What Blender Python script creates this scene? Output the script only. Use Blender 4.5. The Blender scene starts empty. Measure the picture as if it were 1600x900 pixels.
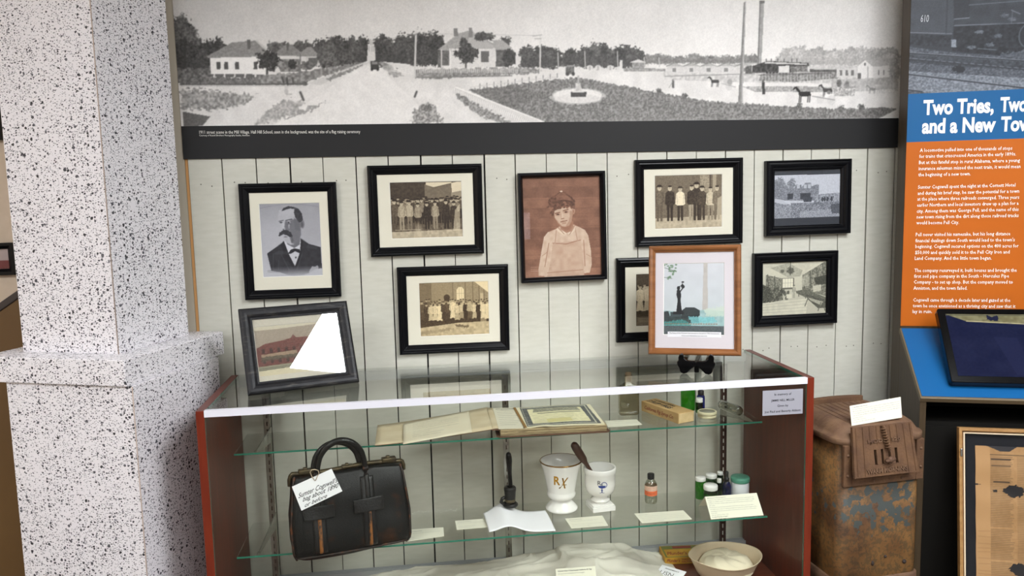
import bpy, math, random
import numpy as np
from mathutils import Vector, Matrix
C = bpy.context.scene.collection
sc = bpy.context.scene
R = math.radians
rng = np.random.RandomState(7)

# ------------------------------------------------------------------ camera, world, exposure
FOC, YAW, PITCH, ROLL = 1240.66, -0.128, -0.1145, -0.0233
CAM = np.array([-0.2994, -2.6768, 1.5241])
def cam_axes():
    cy, sy, cp, sp = math.cos(YAW), math.sin(YAW), math.cos(PITCH), math.sin(PITCH)
    f = np.array([-sy*cp, cy*cp, sp]); r = np.array([cy, sy, 0.0]); u = np.cross(r, f)
    c, s = math.cos(ROLL), math.sin(ROLL)
    return c*r + s*u, -s*r + c*u, f
AR, AU, AF = cam_axes()
cd = bpy.data.cameras.new('camera'); cam = bpy.data.objects.new('camera', cd); C.objects.link(cam)
cd.sensor_width = 36; cd.lens = 36*FOC/1600; cd.clip_start = 0.02
cam.matrix_world = Matrix(((AR[0], AU[0], -AF[0], CAM[0]), (AR[1], AU[1], -AF[1], CAM[1]), (AR[2], AU[2], -AF[2], CAM[2]), (0, 0, 0, 1)))
sc.camera = cam
w = bpy.data.worlds.new('world'); sc.world = w; w.use_nodes = True
w.node_tree.nodes['Background'].inputs[0].default_value = (1, .98, .95, 1)
w.node_tree.nodes['Background'].inputs[1].default_value = 0.0
sc.view_settings.view_transform = 'Standard'; sc.view_settings.look = 'None'
sc.view_settings.exposure = 1.30; sc.view_settings.gamma = 1.0; sc.view_settings.use_curve_mapping = False
sc.cycles.transparent_max_bounces = 40; sc.cycles.max_bounces = 10; sc.cycles.glossy_bounces = 5; sc.cycles.diffuse_bounces = 5
LIGHT = 11.0          # radiance of the ceiling troffers
CEIL = 2.7
TROFFERS = [(.985, -1.76, 1.2, .62), (1.64, -2.9, 1.2, .62), (.985, -4.3, 1.2, .62), (-2.15, -2.35, 1.2, .62), (-.5, -5.3, 1.2, .62)]  # first inferred from its glass reflection; the other four added for even light

# ------------------------------------------------------------------ helpers
def lin(c):
    c = np.asarray(c, float)/255.0
    return np.where(c <= .04045, c/12.92, ((c+.055)/1.055)**2.4)
def L4(c): return (*[float(v) for v in lin(c)], 1.0)

def mat(name, col, rough=.5, metal=0, spec=.5, noise=None, bump=None, coat=0):
    """principled; noise=(scale, colour2, low, high[, stretch xyz]); bump=(scale, strength)"""
    m = bpy.data.materials.new(name); m.use_nodes = True
    nt = m.node_tree; b = nt.nodes['Principled BSDF']
    b.inputs['Base Color'].default_value = L4(col); b.inputs['Roughness'].default_value = rough
    b.inputs['Metallic'].default_value = metal; b.inputs['Specular IOR Level'].default_value = spec
    b.inputs['Coat Weight'].default_value = coat; b.inputs['Coat Roughness'].default_value = .15
    tc = nt.nodes.new('ShaderNodeTexCoord')
    if noise:
        mp = nt.nodes.new('ShaderNodeMapping'); nt.links.new(tc.outputs['Object'], mp.inputs[0])
        if len(noise) > 4: mp.inputs['Scale'].default_value = noise[4]
        n = nt.nodes.new('ShaderNodeTexNoise'); n.inputs['Scale'].default_value = noise[0]; n.inputs['Detail'].default_value = 5
        nt.links.new(mp.outputs[0], n.inputs['Vector'])
        r = nt.nodes.new('ShaderNodeMapRange'); r.inputs[1].default_value = noise[2]; r.inputs[2].default_value = noise[3]
        nt.links.new(n.outputs['Fac'], r.inputs[0])
        mx = nt.nodes.new('ShaderNodeMix'); mx.data_type = 'RGBA'
        mx.inputs[6].default_value = L4(col); mx.inputs[7].default_value = L4(noise[1])
        nt.links.new(r.outputs[0], mx.inputs[0]); nt.links.new(mx.outputs[2], b.inputs['Base Color'])
    if bump:
        n2 = nt.nodes.new('ShaderNodeTexNoise'); n2.inputs['Scale'].default_value = bump[0]; n2.inputs['Detail'].default_value = 4
        mp2 = nt.nodes.new('ShaderNodeMapping'); nt.links.new(tc.outputs['Object'], mp2.inputs[0])
        if len(bump) > 2: mp2.inputs['Scale'].default_value = bump[2]
        nt.links.new(mp2.outputs[0], n2.inputs['Vector'])
        bp = nt.nodes.new('ShaderNodeBump'); bp.inputs['Strength'].default_value = bump[1]; bp.inputs['Distance'].default_value = .004
        nt.links.new(n2.outputs['Fac'], bp.inputs['Height']); nt.links.new(bp.outputs[0], b.inputs['Normal'])
    return m

def glass(name, col, refl=1.0, f0=.04):
    """thin architectural glass: see-through with a Fresnel-like mirror on top"""
    m = bpy.data.materials.new(name); m.use_nodes = True; nt = m.node_tree; nt.nodes.clear()
    out = nt.nodes.new('ShaderNodeOutputMaterial'); mx = nt.nodes.new('ShaderNodeMixShader')
    tr = nt.nodes.new('ShaderNodeBsdfTransparent'); tr.inputs[0].default_value = L4(col)
    gl = nt.nodes.new('ShaderNodeBsdfGlossy'); gl.inputs['Roughness'].default_value = 0.0
    lw = nt.nodes.new('ShaderNodeLayerWeight'); lw.inputs[0].default_value = .5
    p = nt.nodes.new('ShaderNodeMath'); p.operation = 'POWER'; p.inputs[1].default_value = 5
    a = nt.nodes.new('ShaderNodeMath'); a.operation = 'MULTIPLY_ADD'; a.inputs[1].default_value = (1-f0)*refl; a.inputs[2].default_value = f0*refl
    nt.links.new(lw.outputs['Facing'], p.inputs[0]); nt.links.new(p.outputs[0], a.inputs[0]); nt.links.new(a.outputs[0], mx.inputs[0])
    nt.links.new(tr.outputs[0], mx.inputs[1]); nt.links.new(gl.outputs[0], mx.inputs[2]); nt.links.new(mx.outputs[0], out.inputs[0])
    return m

def emit(name, col, s):
    m = bpy.data.materials.new(name); m.use_nodes = True; nt = m.node_tree; nt.nodes.clear()
    out = nt.nodes.new('ShaderNodeOutputMaterial'); e = nt.nodes.new('ShaderNodeEmission')
    e.inputs[0].default_value = L4(col); e.inputs[1].default_value = s; nt.links.new(e.outputs[0], out.inputs[0]); return m

I4 = Matrix.Identity(4)
def T(x, y, z): return Matrix.Translation((x, y, z))
def frame_matrix(o, dx, dy):
    dx = Vector(dx).normalized(); dy = Vector(dy).normalized(); n = dx.cross(dy)
    return Matrix(((dx[0], dy[0], n[0], o[0]), (dx[1], dy[1], n[1], o[1]), (dx[2], dy[2], n[2], o[2]), (0, 0, 0, 1)))

class MB:
    def __init__(s): s.v = []; s.f = []; s.mi = []; s.sm = []
    def add(s, vs, fs, M=I4, mi=0, smooth=False):
        b = len(s.v); s.v += [tuple(M @ Vector(v)) for v in vs]
        s.f += [tuple(b+i for i in f) for f in fs]; s.mi += [mi]*len(fs); s.sm += [smooth]*len(fs); return s
    def box(s, x0, x1, y0, y1, z0, z1, M=I4, mi=0):
        v = [(x, y, z) for x in (x0, x1) for y in (y0, y1) for z in (z0, z1)]
        return s.add(v, [(0, 1, 3, 2), (4, 6, 7, 5), (0, 4, 5, 1), (2, 3, 7, 6), (0, 2, 6, 4), (1, 5, 7, 3)], M, mi)
    def lathe(s, prof, n=32, M=I4, mi=0, cap=True, smooth=True, sx=1, sy=1):
        vs = []; fs = []
        for r, z in prof:
            for k in range(n):
                a = 2*math.pi*k/n; vs.append((sx*r*math.cos(a), sy*r*math.sin(a), z))
        for i in range(len(prof)-1):
            for k in range(n):
                k2 = (k+1) % n; fs.append((i*n+k, i*n+k2, (i+1)*n+k2, (i+1)*n+k))
        s.add(vs, fs, M, mi, smooth)
        if cap:
            b = len(s.v)-len(vs)
            if prof[0][0] > 1e-5: s.f.append(tuple(b+k for k in reversed(range(n)))); s.mi.append(mi); s.sm.append(False)
            if prof[-1][0] > 1e-5: s.f.append(tuple(b+(len(prof)-1)*n+k for k in range(n))); s.mi.append(mi); s.sm.append(False)
        return s
    def tube(s, pts, rad, n=10, M=I4, mi=0, flat=1.0):
        pts = [Vector(p) for p in pts]; k = len(pts); rad = rad if hasattr(rad, '__len__') else [rad]*k
        vs = []; fs = []; up = None
        for i, p in enumerate(pts):
            t = (pts[min(i+1, k-1)]-pts[max(i-1, 0)]).normalized()
            if up is None: up = Vector((0, 0, 1)) if abs(t.z) < .9 else Vector((1, 0, 0))
            a = (up - up.dot(t)*t).normalized(); b_ = t.cross(a); up = a
            for j in range(n):
                q = 2*math.pi*j/n; vs.append(tuple(p + rad[i]*(math.cos(q)*a*flat + math.sin(q)*b_)))
        for i in range(k-1):
            for j in range(n):
                j2 = (j+1) % n; fs.append((i*n+j, i*n+j2, (i+1)*n+j2, (i+1)*n+j))
        fs.append(tuple(reversed(range(n)))); fs.append(tuple((k-1)*n+j for j in range(n)))
        return s.add(vs, fs, M, mi, True)
    def prism(s, poly, z0, z1, M=I4, mi=0):
        n = len(poly); vs = [(x, y, z0) for x, y in poly]+[(x, y, z1) for x, y in poly]
        fs = [tuple(reversed(range(n))), tuple(range(n, 2*n))]+[(i, (i+1) % n, n+(i+1) % n, n+i) for i in range(n)]
        return s.add(vs, fs, M, mi)
    def grid(s, nx, ny, fn, M=I4, mi=0, smooth=True):
        vs = [fn(i/nx, j/ny) for j in range(ny+1) for i in range(nx+1)]
        fs = [(j*(nx+1)+i, j*(nx+1)+i+1, (j+1)*(nx+1)+i+1, (j+1)*(nx+1)+i) for j in range(ny) for i in range(nx)]
        return s.add(vs, fs, M, mi, smooth)
    def sweep_rect(s, w, h, prof, M=I4, mi=0):
        """mitred moulding round a w x h rectangle; prof = closed loop of (inset, height)"""
        n = len(prof); vs = []; fs = []
        for sx, sy in ((-1, -1), (1, -1), (1, 1), (-1, 1)):
            for a, z in prof: vs.append((sx*(w/2-a), sy*(h/2-a), z))
        for c in range(4):
            c2 = (c+1) % 4
            for i in range(n):
                i2 = (i+1) % n; fs.append((c*n+i, c2*n+i, c2*n+i2, c*n+i2))
        return s.add(vs, fs, M, mi)
    def build(s, name, mats, parent=None, M=None, bevel=0, solid=0, sub=0, seg=2):
        me = bpy.data.meshes.new(name); me.from_pydata(s.v, [], s.f)
        for m in (mats if isinstance(mats, (list, tuple)) else [mats]): me.materials.append(m)
        me.polygons.foreach_set('material_index', s.mi); me.polygons.foreach_set('use_smooth', s.sm); (me.validate() and print('INVALID MESH', name)); me.update()
        o = bpy.data.objects.new(name, me); C.objects.link(o)
        if parent is not None: o.parent = parent
        if M is not None: o.matrix_local = M
        if solid:
            k = o.modifiers.new('s', 'SOLIDIFY'); k.thickness = solid; k.offset = 0
        if bevel:
            k = o.modifiers.new('b', 'BEVEL'); k.width = bevel; k.segments = seg; k.limit_method = 'ANGLE'; k.angle_limit = R(35)
        if sub:
            k = o.modifiers.new('u', 'SUBSURF'); k.levels = sub; k.render_levels = sub
        return o

def fix(o):                                   # consistent outward normals
    import bmesh
    bm = bmesh.new(); bm.from_mesh(o.data); bmesh.ops.recalc_face_normals(bm, faces=bm.faces); bm.to_mesh(o.data); bm.free(); return o

def thing(name, label, cat, M=I4, group=None):
    o = bpy.data.objects.new(name, None); C.objects.link(o); o.matrix_world = M; o.empty_display_size = .05
    return tag(o, label, cat, group)
def tag(o, label, cat, group=None):
    o['label'] = label; o['category'] = cat
    if group: o['group'] = group
    return o
def struct(o): o['kind'] = 'structure'; return o
def plabel(o, l): o['label'] = l; return o

def ray(u, v): d = AR*(u-800)/FOC - AU*(v-450)/FOC + AF; return d
def hit(u, v, o, n): d = ray(u, v); n = np.array(n, float); return CAM + d*(((np.array(o)-CAM)@n)/(d@n))
def local(M, u, v):                           # where a measured photo point lies on the plane z=0 of frame M
    n = np.array([M[0][2], M[1][2], M[2][2]]); o = np.array([M[0][3], M[1][3], M[2][3]])
    q = hit(u, v, o, n)-o
    return float(q@np.array([M[0][0], M[1][0], M[2][0]])), float(q@np.array([M[0][1], M[1][1], M[2][1]]))

# ------------------------------------------------------------------ lettering (built-in font)
_tc = {}
def glyphs(s, bold=0, shear=0, res=2):
    k = (s, bold, shear, res)
    if k in _tc: return _tc[k]
    cu = bpy.data.curves.new('t', 'FONT'); cu.body = s; cu.size = 1; cu.offset = bold; cu.shear = shear; cu.resolution_u = res
    o = bpy.data.objects.new('t', cu); C.objects.link(o)
    bpy.context.view_layer.update()
    dg = bpy.context.evaluated_depsgraph_get(); me = o.evaluated_get(dg).to_mesh()
    v = np.array([tuple(p.co)[:2] for p in me.vertices]) if len(me.vertices) else np.zeros((0, 2))
    f = [tuple(p.vertices) for p in me.polygons]
    o.evaluated_get(dg).to_mesh_clear(); bpy.data.objects.remove(o); bpy.data.curves.remove(cu)
    if len(v): v[:, 0] -= v[:, 0].min()
    _tc[k] = (v, f, v[:, 0].max() if len(v) else 0); return _tc[k]
CAPH = .72
def text(mb, s, x, y, h, width=None, M=I4, bold=0, shear=0, align='l', off=.0006, wrap=None, rot=0, mi=0, res=2):
    v, f, wd = glyphs(s, bold, shear, res)
    if not len(v): return
    k = h/CAPH; kx = width/wd if width else k
    W_ = wd*kx; x0 = x - (W_/2 if align == 'c' else W_ if align == 'r' else 0)
    c, sn = math.cos(rot), math.sin(rot)
    P = []
    for a, b in v:
        px, py = a*kx, b*k
        if align == 'c' and rot: px -= W_/2; X = x+c*px-sn*py; Y = y+sn*px+c*py
        elif rot: X = x+c*px-sn*py; Y = y+sn*px+c*py
        else: X = x0+px; Y = y+py
        P.append(wrap(X, Y) if wrap else (X, Y, off))
    mb.add(P, f, M, mi)
def pxtext(mb, M, s, u0, v0, u1, v1, hpx, **k):
    """a line whose measured baseline runs (u0,v0)-(u1,v1)"""
    a = local(M, u0, v0); b = local(M, u1, v1); t = local(M, u0, v0-hpx)
    h = math.hypot(t[0]-a[0], t[1]-a[1]); wd = math.hypot(b[0]-a[0], b[1]-a[1])
    text(mb, s, a[0], a[1], h, wd, M=M, rot=math.atan2(b[1]-a[1], b[0]-a[0]), **k)

# ------------------------------------------------------------------ painted prints (photographs inside frames)
def vnoise(h, w, cell, seed=0):
    r = np.random.RandomState(seed); gh, gw = int(h/cell)+3, int(w/cell)+3
    g = r.rand(gh, gw); y = np.arange(h)/cell; x = np.arange(w)/cell
    yi = y.astype(int); xi = x.astype(int); fy = (y-yi)[:, None]; fx = (x-xi)[None, :]
    fy = fy*fy*(3-2*fy); fx = fx*fx*(3-2*fx)
    a = g[np.ix_(yi, xi)]; b = g[np.ix_(yi, xi+1)]; c = g[np.ix_(yi+1, xi)]; d = g[np.ix_(yi+1, xi+1)]
    return (a*(1-fx)+b*fx)*(1-fy)+(c*(1-fx)+d*fx)*fy
class Canvas:
    def __init__(s, w, h, val): s.w, s.h = w, h; s.a = np.ones((h, w, 3))*np.asarray(val, float); s.Y, s.X = np.mgrid[0:h, 0:w]; s.n = 1; s.tr = None
    def col(s, c): return np.asarray(c, float) if hasattr(c, '__len__') else np.array([c]*3, float)
    def _p(s, pts): return [s.tr(*p) for p in pts] if s.tr else pts
    def poly(s, pts, c, al=1, tex=0, cell=2, rag=0):
        pts = s._p(pts); P = np.array(pts, float)
        x0, x1 = int(max(0, P[:, 0].min()-rag-1)), int(min(s.w, P[:, 0].max()+rag+2)); y0, y1 = int(max(0, P[:, 1].min()-rag-1)), int(min(s.h, P[:, 1].max()+rag+2))
        if x1 <= x0 or y1 <= y0: return
        X = s.X[y0:y1, x0:x1]+.0; Y = s.Y[y0:y1, x0:x1]+.0; s.n += 1
        if rag:
            X = X+(vnoise(y1-y0, x1-x0, 3, s.n)-.5)*2*rag; Y = Y+(vnoise(y1-y0, x1-x0, 3, s.n+999)-.5)*2*rag
        m = np.zeros(X.shape, bool); k = len(P)
        for i in range(k):
            xa, ya = P[i]; xb, yb = P[(i+1) % k]
            if ya == yb: continue
            m ^= ((ya > Y) != (yb > Y)) & (X < (xb-xa)*(Y-ya)/(yb-ya)+xa)
        s._blend(m*1.0, y0, y1, x0, x1, c, al, tex, cell)
    def _blend(s, m, y0, y1, x0, x1, c, al, tex, cell):
        cc = np.ones((y1-y0, x1-x0, 3))*s.col(c)
        if tex: s.n += 1; cc = cc+((vnoise(y1-y0, x1-x0, cell, s.n)-.5)*2*tex)[..., None]
        m = (m*al)[..., None]; s.a[y0:y1, x0:x1] = s.a[y0:y1, x0:x1]*(1-m)+cc*m
    def ell(s, cx, cy, rx, ry, c, al=1, tex=0, cell=2, soft=0, rag=0, raw=False):
        if s.tr and not raw:
            q = s.tr(cx, cy); q2 = s.tr(cx+rx, cy); q3 = s.tr(cx, cy+ry); rx = abs(q2[0]-q[0]); ry = abs(q3[1]-q[1]); cx, cy = q
        e = 1+soft+rag*.5
        x0, x1 = int(max(0, cx-rx*e-1)), int(min(s.w, cx+rx*e+2)); y0, y1 = int(max(0, cy-ry*e-1)), int(min(s.h, cy+ry*e+2))
        if x1 <= x0 or y1 <= y0: return
        X = s.X[y0:y1, x0:x1]; Y = s.Y[y0:y1, x0:x1]
        d = np.sqrt(((X-cx)/max(rx, .4))**2+((Y-cy)/max(ry, .4))**2)
        if rag: s.n += 1; d = d+(vnoise(y1-y0, x1-x0, max(2, min(rx, ry)*.35), s.n)-.5)*rag+(vnoise(y1-y0, x1-x0, 1.5, s.n+77)-.5)*rag*.7
        m = np.clip((1+soft-d)/(soft*2+.08), 0, 1) if soft else np.clip((1-d)*max(rx, ry)+.5, 0, 1)
        s._blend(m, y0, y1, x0, x1, c, al, tex, cell)
    def line(s, x0, y0, x1, y1, wd, c, al=1):
        if s.tr: (x0, y0), (x1, y1) = s.tr(x0, y0), s.tr(x1, y1)
        a0, a1 = int(max(0, min(x0, x1)-wd-1)), int(min(s.w, max(x0, x1)+wd+2)); b0, b1 = int(max(0, min(y0, y1)-wd-1)), int(min(s.h, max(y0, y1)+wd+2))
        if a1 <= a0 or b1 <= b0: return
        X = s.X[b0:b1, a0:a1]; Y = s.Y[b0:b1, a0:a1]; dx, dy = x1-x0, y1-y0; L = dx*dx+dy*dy+1e-9
        t = np.clip(((X-x0)*dx+(Y-y0)*dy)/L, 0, 1); d = np.hypot(X-x0-t*dx, Y-y0-t*dy)
        s._blend(np.clip(wd/2-d+.5, 0, 1), b0, b1, a0, a1, c, al, 0, 1)
    def blur(s, k=1, box=None):
        x0, y0, x1, y1 = box or (0, 0, s.w, s.h); a = s.a[y0:y1, x0:x1]
        for _ in range(k):
            p = np.pad(a, ((1, 1), (1, 1), (0, 0)), 'edge'); a = (p[:-2, 1:-1]+p[2:, 1:-1]+p[1:-1, :-2]+p[1:-1, 2:]+2*p[1:-1, 1:-1])/6
        s.a[y0:y1, x0:x1] = a
    def noise(s, amp, cell=2): s.n += 1; s.a += ((vnoise(s.h, s.w, cell, s.n)-.5)*2*amp)[..., None]
    def vgrad(s, y0, y1, c0, c1):
        t = np.clip((s.Y-y0)/(y1-y0), 0, 1)[..., None]; m = ((s.Y >= y0) & (s.Y <= y1))[..., None]
        s.a = np.where(m, s.col(c0)*(1-t)+s.col(c1)*t, s.a)
    def tone(s, lo, hi):                       # grey level -> two-colour print tone
        g = (s.a.mean(2)/255).clip(0, 1)[..., None]; s.a = np.array(lo, float)*(1-g)+np.array(hi, float)*g
    def person(s, x, yf, h, top, leg, face=190, hat=None, wd=1.0, skirt=False):
        hd = h*.075
        if skirt: s.poly([(x-h*.07*wd, yf-h*.5), (x+h*.07*wd, yf-h*.5), (x+h*.12*wd, yf-h*.1), (x-h*.12*wd, yf-h*.1)], leg, tex=15); s.poly([(x-h*.05, yf-h*.12), (x+h*.05, yf-h*.12), (x+h*.04, yf), (x-h*.04, yf)], 60)
        else:
            s.poly([(x-h*.09*wd, yf-h*.5), (x-h*.005, yf-h*.5), (x-h*.02, yf), (x-h*.08, yf)], leg, tex=12); s.poly([(x+h*.005, yf-h*.5), (x+h*.09*wd, yf-h*.5), (x+h*.08, yf), (x+h*.02, yf)], leg, tex=12)
        s.poly([(x-h*.12*wd, yf-h*.8), (x-h*.04, yf-h*.86), (x+h*.04, yf-h*.86), (x+h*.12*wd, yf-h*.8), (x+h*.145*wd, yf-h*.5), (x+h*.09*wd, yf-h*.45), (x-h*.09*wd, yf-h*.45), (x-h*.145*wd, yf-h*.5)], top, tex=18, cell=3)
        s.line(x-h*.1*wd, yf-h*.75, x-h*.09*wd, yf-h*.5, 1, np.array(top)*.6 if hasattr(top, '__len__') else top*.6)
        s.line(x+h*.1*wd, yf-h*.75, x+h*.09*wd, yf-h*.5, 1, np.array(top)*.6 if hasattr(top, '__len__') else top*.6)
        s.ell(x, yf-h*.92, hd*.75, hd, face); s.ell(x, yf-h*.982, hd*(.72 if hat is None else .85), hd*(.36 if hat is None else .46), 48 if hat is None else hat)
        if hat is not None: s.line(x-hd*1.1, yf-h*.96, x+hd*1.1, yf-h*.96, max(1, h*.02), hat)
        s.line(x-hd*.3, yf-h*.92, x+hd*.3, yf-h*.92, .9, face*.55)

M_PRINT = bpy.data.materials.new('photo_print'); M_PRINT.use_nodes = True
def _pm(m, rough, spec=.4):
    nt = m.node_tree; b = nt.nodes['Principled BSDF']; a = nt.nodes.new('ShaderNodeAttribute'); a.attribute_name = 'Col'
    nt.links.new(a.outputs['Color'], b.inputs['Base Color']); b.inputs['Roughness'].default_value = rough; b.inputs['Specular IOR Level'].default_value = spec
_pm(M_PRINT, .55)
M_PRINTG = bpy.data.materials.new('screen_print'); M_PRINTG.use_nodes = True; _pm(M_PRINTG, .1, .2)
def print_mesh(name, cv, W, H, parent=None, M=None, fn=None, m=None, thick=.0008):
    """canvas as a sheet W x H centred on the origin in local XY (or shaped by fn(x,y)->xyz), with real thickness"""
    nx, ny = cv.w-1, cv.h-1
    X = np.linspace(-W/2, W/2, cv.w); Y = np.linspace(H/2, -H/2, cv.h)
    gx, gy = np.meshgrid(X, Y); co = np.stack([gx, gy, np.zeros_like(gx)], 2).reshape(-1, 3)
    if fn is not None: co = fn(co)
    idx = np.arange(cv.w*cv.h).reshape(cv.h, cv.w)
    q = np.stack([idx[1:, :-1], idx[1:, 1:], idx[:-1, 1:], idx[:-1, :-1]], 2).reshape(-1, 4)
    # back side: coarse rim so that it is a slab, not a film
    rim = np.concatenate([idx[0, :], idx[1:, -1], idx[-1, ::-1][1:], idx[::-1, 0][1:-1]])
    back = co[rim].copy(); back[:, 2] -= thick; nb = len(co); co = np.vstack([co, back]); nr = len(rim)
    me = bpy.data.meshes.new(name); faces = q.tolist(); ar = nb+np.arange(nr)
    faces += [(int(rim[i]), int(rim[(i+1) % nr]), int(ar[(i+1) % nr]), int(ar[i])) for i in range(nr)]
    me.from_pydata(co.tolist(), [], faces)
    me.materials.append(m or M_PRINT)
    ca = me.color_attributes.new('Col', 'FLOAT_COLOR', 'POINT')
    c = np.ones((len(co), 4)); cc = lin(np.clip(cv.a, 0, 255)).reshape(-1, 3); c[:nb, :3] = cc; c[nb:, :3] = cc[rim]
    ca.data.foreach_set('color', c.ravel().astype(np.float32)); me.update()
    o = bpy.data.objects.new(name, me); C.objects.link(o)
    if parent is not None: o.parent = parent
    if M is not None: o.matrix_local = M
    return o

# ------------------------------------------------------------------ materials
m_plank = mat('painted_plank', (207, 206, 194), .55, noise=(6, (198, 197, 184), .35, .75, (3, 1, 14)), bump=(44, .14, (2, 1, 16)))
m_gap = mat('dark_gap', (10, 9, 8), .9)
m_nail = mat('nail_hole', (105, 102, 92), .8)
m_beige = mat('beige_wall_paint', (226, 208, 188), .8, noise=(30, (220, 202, 180), .3, .7))
m_trim = mat('taupe_trim_paint', (176, 168, 152), .6)
m_ply = mat('raw_plywood_edge', (200, 150, 95), .8)
m_ceil = mat('ceiling_tile', (225, 224, 218), .9, noise=(80, (200, 198, 190), .45, .7))
m_floor = mat('brown_floor', (104, 94, 84), .5, noise=(14, (88, 79, 70), .3, .7))
m_room = mat('room_wall_paint', (112, 108, 102), .8)
m_mahog = mat('mahogany_laminate', (96, 38, 18), .34, noise=(9, (74, 29, 13), .3, .75, (6, 6, .6)), spec=.28)
m_mahedge = mat('mahogany_edge', (118, 44, 24), .35, spec=.35, noise=(10, (104, 36, 20), .3, .7, (8, 8, 1)))
m_mahtop = mat('mahogany_top_edge', (104, 50, 42), .35, spec=.4, noise=(10, (90, 42, 36), .3, .7, (8, 1, 8)))
m_deck = mat('mahogany_deck', (112, 56, 34), .3, noise=(9, (90, 40, 26), .3, .75, (1, 6, 6)))
m_alu = mat('brushed_aluminium', (176, 178, 182), .35, metal=.3)
m_whitestrip = mat('white_aluminium_strip', (226, 226, 236), .35, spec=.5)
m_chrome = mat('chrome_channel', (165, 163, 155), .22, metal=.9)
m_std = mat('brown_slotted_steel', (62, 42, 36), .35, metal=.3)
m_slot = mat('slot_light', (190, 188, 178), .5)
m_glass = glass('case_glass', (253, 254, 253))
m_frontglass = glass('case_front_glass', (251, 252, 250), .45, .035)
m_topglass = glass('case_top_glass', (250, 252, 250), 1.4, .045)
m_edge = mat('green_glass_edge', (40, 122, 100), .15, spec=.8)
m_framegl = glass('picture_glass', (252, 252, 252), .5, .035)
m_black = mat('black_frame_lacquer', (7, 8, 12), .28, spec=.22)
m_blackold = mat('distressed_black_frame', (20, 20, 24), .45, spec=.35, noise=(24, (74, 70, 66), .56, .8, (1, 5, 1)), bump=(60, .4))
m_mat = mat('cream_mat_board', (238, 234, 216), .8)
m_matgrey = mat('pale_lilac_mat_board', (214, 208, 212), .8)
m_matwhite = mat('mat_bevel_white', (248, 246, 238), .8)
m_blackmat = mat('black_mat_board', (26, 27, 32), .8, spec=.2)
m_oak = mat('honey_oak_frame', (142, 92, 52), .34, spec=.35, noise=(12, (120, 74, 38), .35, .7, (1, 6, 1)))
m_paper = mat('white_paper', (240, 240, 244), .8)
m_card = mat('cream_card', (226, 224, 206), .8)
m_ink = mat('grey_ink', (104, 104, 100), .8)
m_inkd = mat('black_ink', (28, 28, 30), .7)
m_inkw = mat('white_ink', (244, 242, 236), .7)
m_blk = mat('black_gloss', (4, 4, 5), .2, spec=.22)
m_blkm = mat('black_satin_metal', (20, 19, 18), .4, spec=.35)
m_brass = mat('aged_brass', (96, 84, 60), .4, metal=.6, noise=(40, (66, 58, 46), .4, .7))
m_porc = mat('white_porcelain', (236, 234, 230), .12, spec=.7)
m_gold = mat('gold_lustre', (176, 128, 40), .22, metal=.9)
m_goldline = mat('gold_rim', (150, 112, 60), .22, metal=.7)
m_blueink = mat('cobalt_decal', (34, 58, 130), .3)
m_pestle = mat('dark_walnut', (84, 56, 42), .4, noise=(30, (60, 38, 28), .35, .7, (1, 1, .2)))
m_clear = glass('clear_bottle_glass', (222, 224, 214), 2.0, .06)
m_dusty = glass('dusty_bottle_glass', (205, 200, 180), 1.6, .05)
m_green = glass('green_bottle_glass', (104, 196, 60), 1.3, .045)
m_green2 = glass('deep_green_bottle_glass', (84, 150, 84), 1.3, .045)
m_blue = glass('cobalt_bottle_glass', (62, 92, 190), 1.3, .045)
m_cap = mat('white_plastic_cap', (228, 228, 224), .4)
m_blkcap = mat('black_plastic_cap', (24, 24, 24), .4)
m_teal = mat('teal_plastic_lid', (84, 150, 128), .35)
m_jar = mat('white_opal_jar', (220, 222, 228), .3)
m_lab_or = mat('orange_label', (224, 110, 66), .6)
m_lab_pk = mat('faded_peach_label', (226, 190, 168), .7)
m_cork = mat('cork', (160, 130, 100), .8)
m_rust = mat('rusted_cast_iron', (106, 76, 50), .8, noise=(22, (82, 56, 38), .35, .7), bump=(120, .5))
m_rust2 = mat('rusted_lid_iron', (116, 88, 64), .75, noise=(26, (90, 64, 48), .35, .7), bump=(90, .5))
m_darkiron = mat('dark_iron', (46, 34, 28), .7)
m_leather = mat('worn_black_leather', (15, 16, 16), .38, noise=(13, (64, 38, 20), .58, .74), bump=(340, .16), spec=.3)
m_leather2 = mat('black_leather_strap', (17, 17, 18), .34, bump=(200, .3), spec=.45)
m_leathed = mat('scuffed_brown_leather_edge', (30, 20, 15), .5, noise=(60, (104, 56, 26), .5, .7), bump=(200, .5))
m_tan = mat('worn_tan_leather_ridge', (138, 86, 40), .6, noise=(46, (22, 20, 18), .46, .54, (1, 1, .5)))
m_string = mat('string', (206, 186, 160), .9)
m_cloth = mat('white_cotton', (216, 212, 200), .9, bump=(400, .12))
m_hat = mat('off_white_canvas', (206, 188, 160), .9, bump=(500, .15))
m_hatin = mat('cream_cotton', (226, 216, 190), .9, bump=(60, .25))
m_kiosk = mat('dark_taupe_wood', (72, 58, 40), .5, spec=.3, noise=(12, (58, 46, 30), .3, .7, (6, 6, .8)))
m_kioskrim = mat('taupe_console_rim', (104, 90, 68), .5)
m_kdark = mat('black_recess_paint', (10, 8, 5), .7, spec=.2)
m_blueprint = mat('blue_panel_print', (14, 86, 142), .45, spec=.25)
m_bluehead = mat('blue_banner_print', (14, 88, 140), .5, spec=.25)
m_orange = mat('orange_banner_print', (188, 98, 24), .5, spec=.2, noise=(3, (180, 92, 20), .3, .7))
m_lightoak = mat('light_oak_frame', (168, 128, 78), .5, noise=(14, (146, 106, 60), .3, .7, (5, 5, 1)))
m_creamedge = mat('cream_frame_side', (222, 202, 172), .6)
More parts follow.
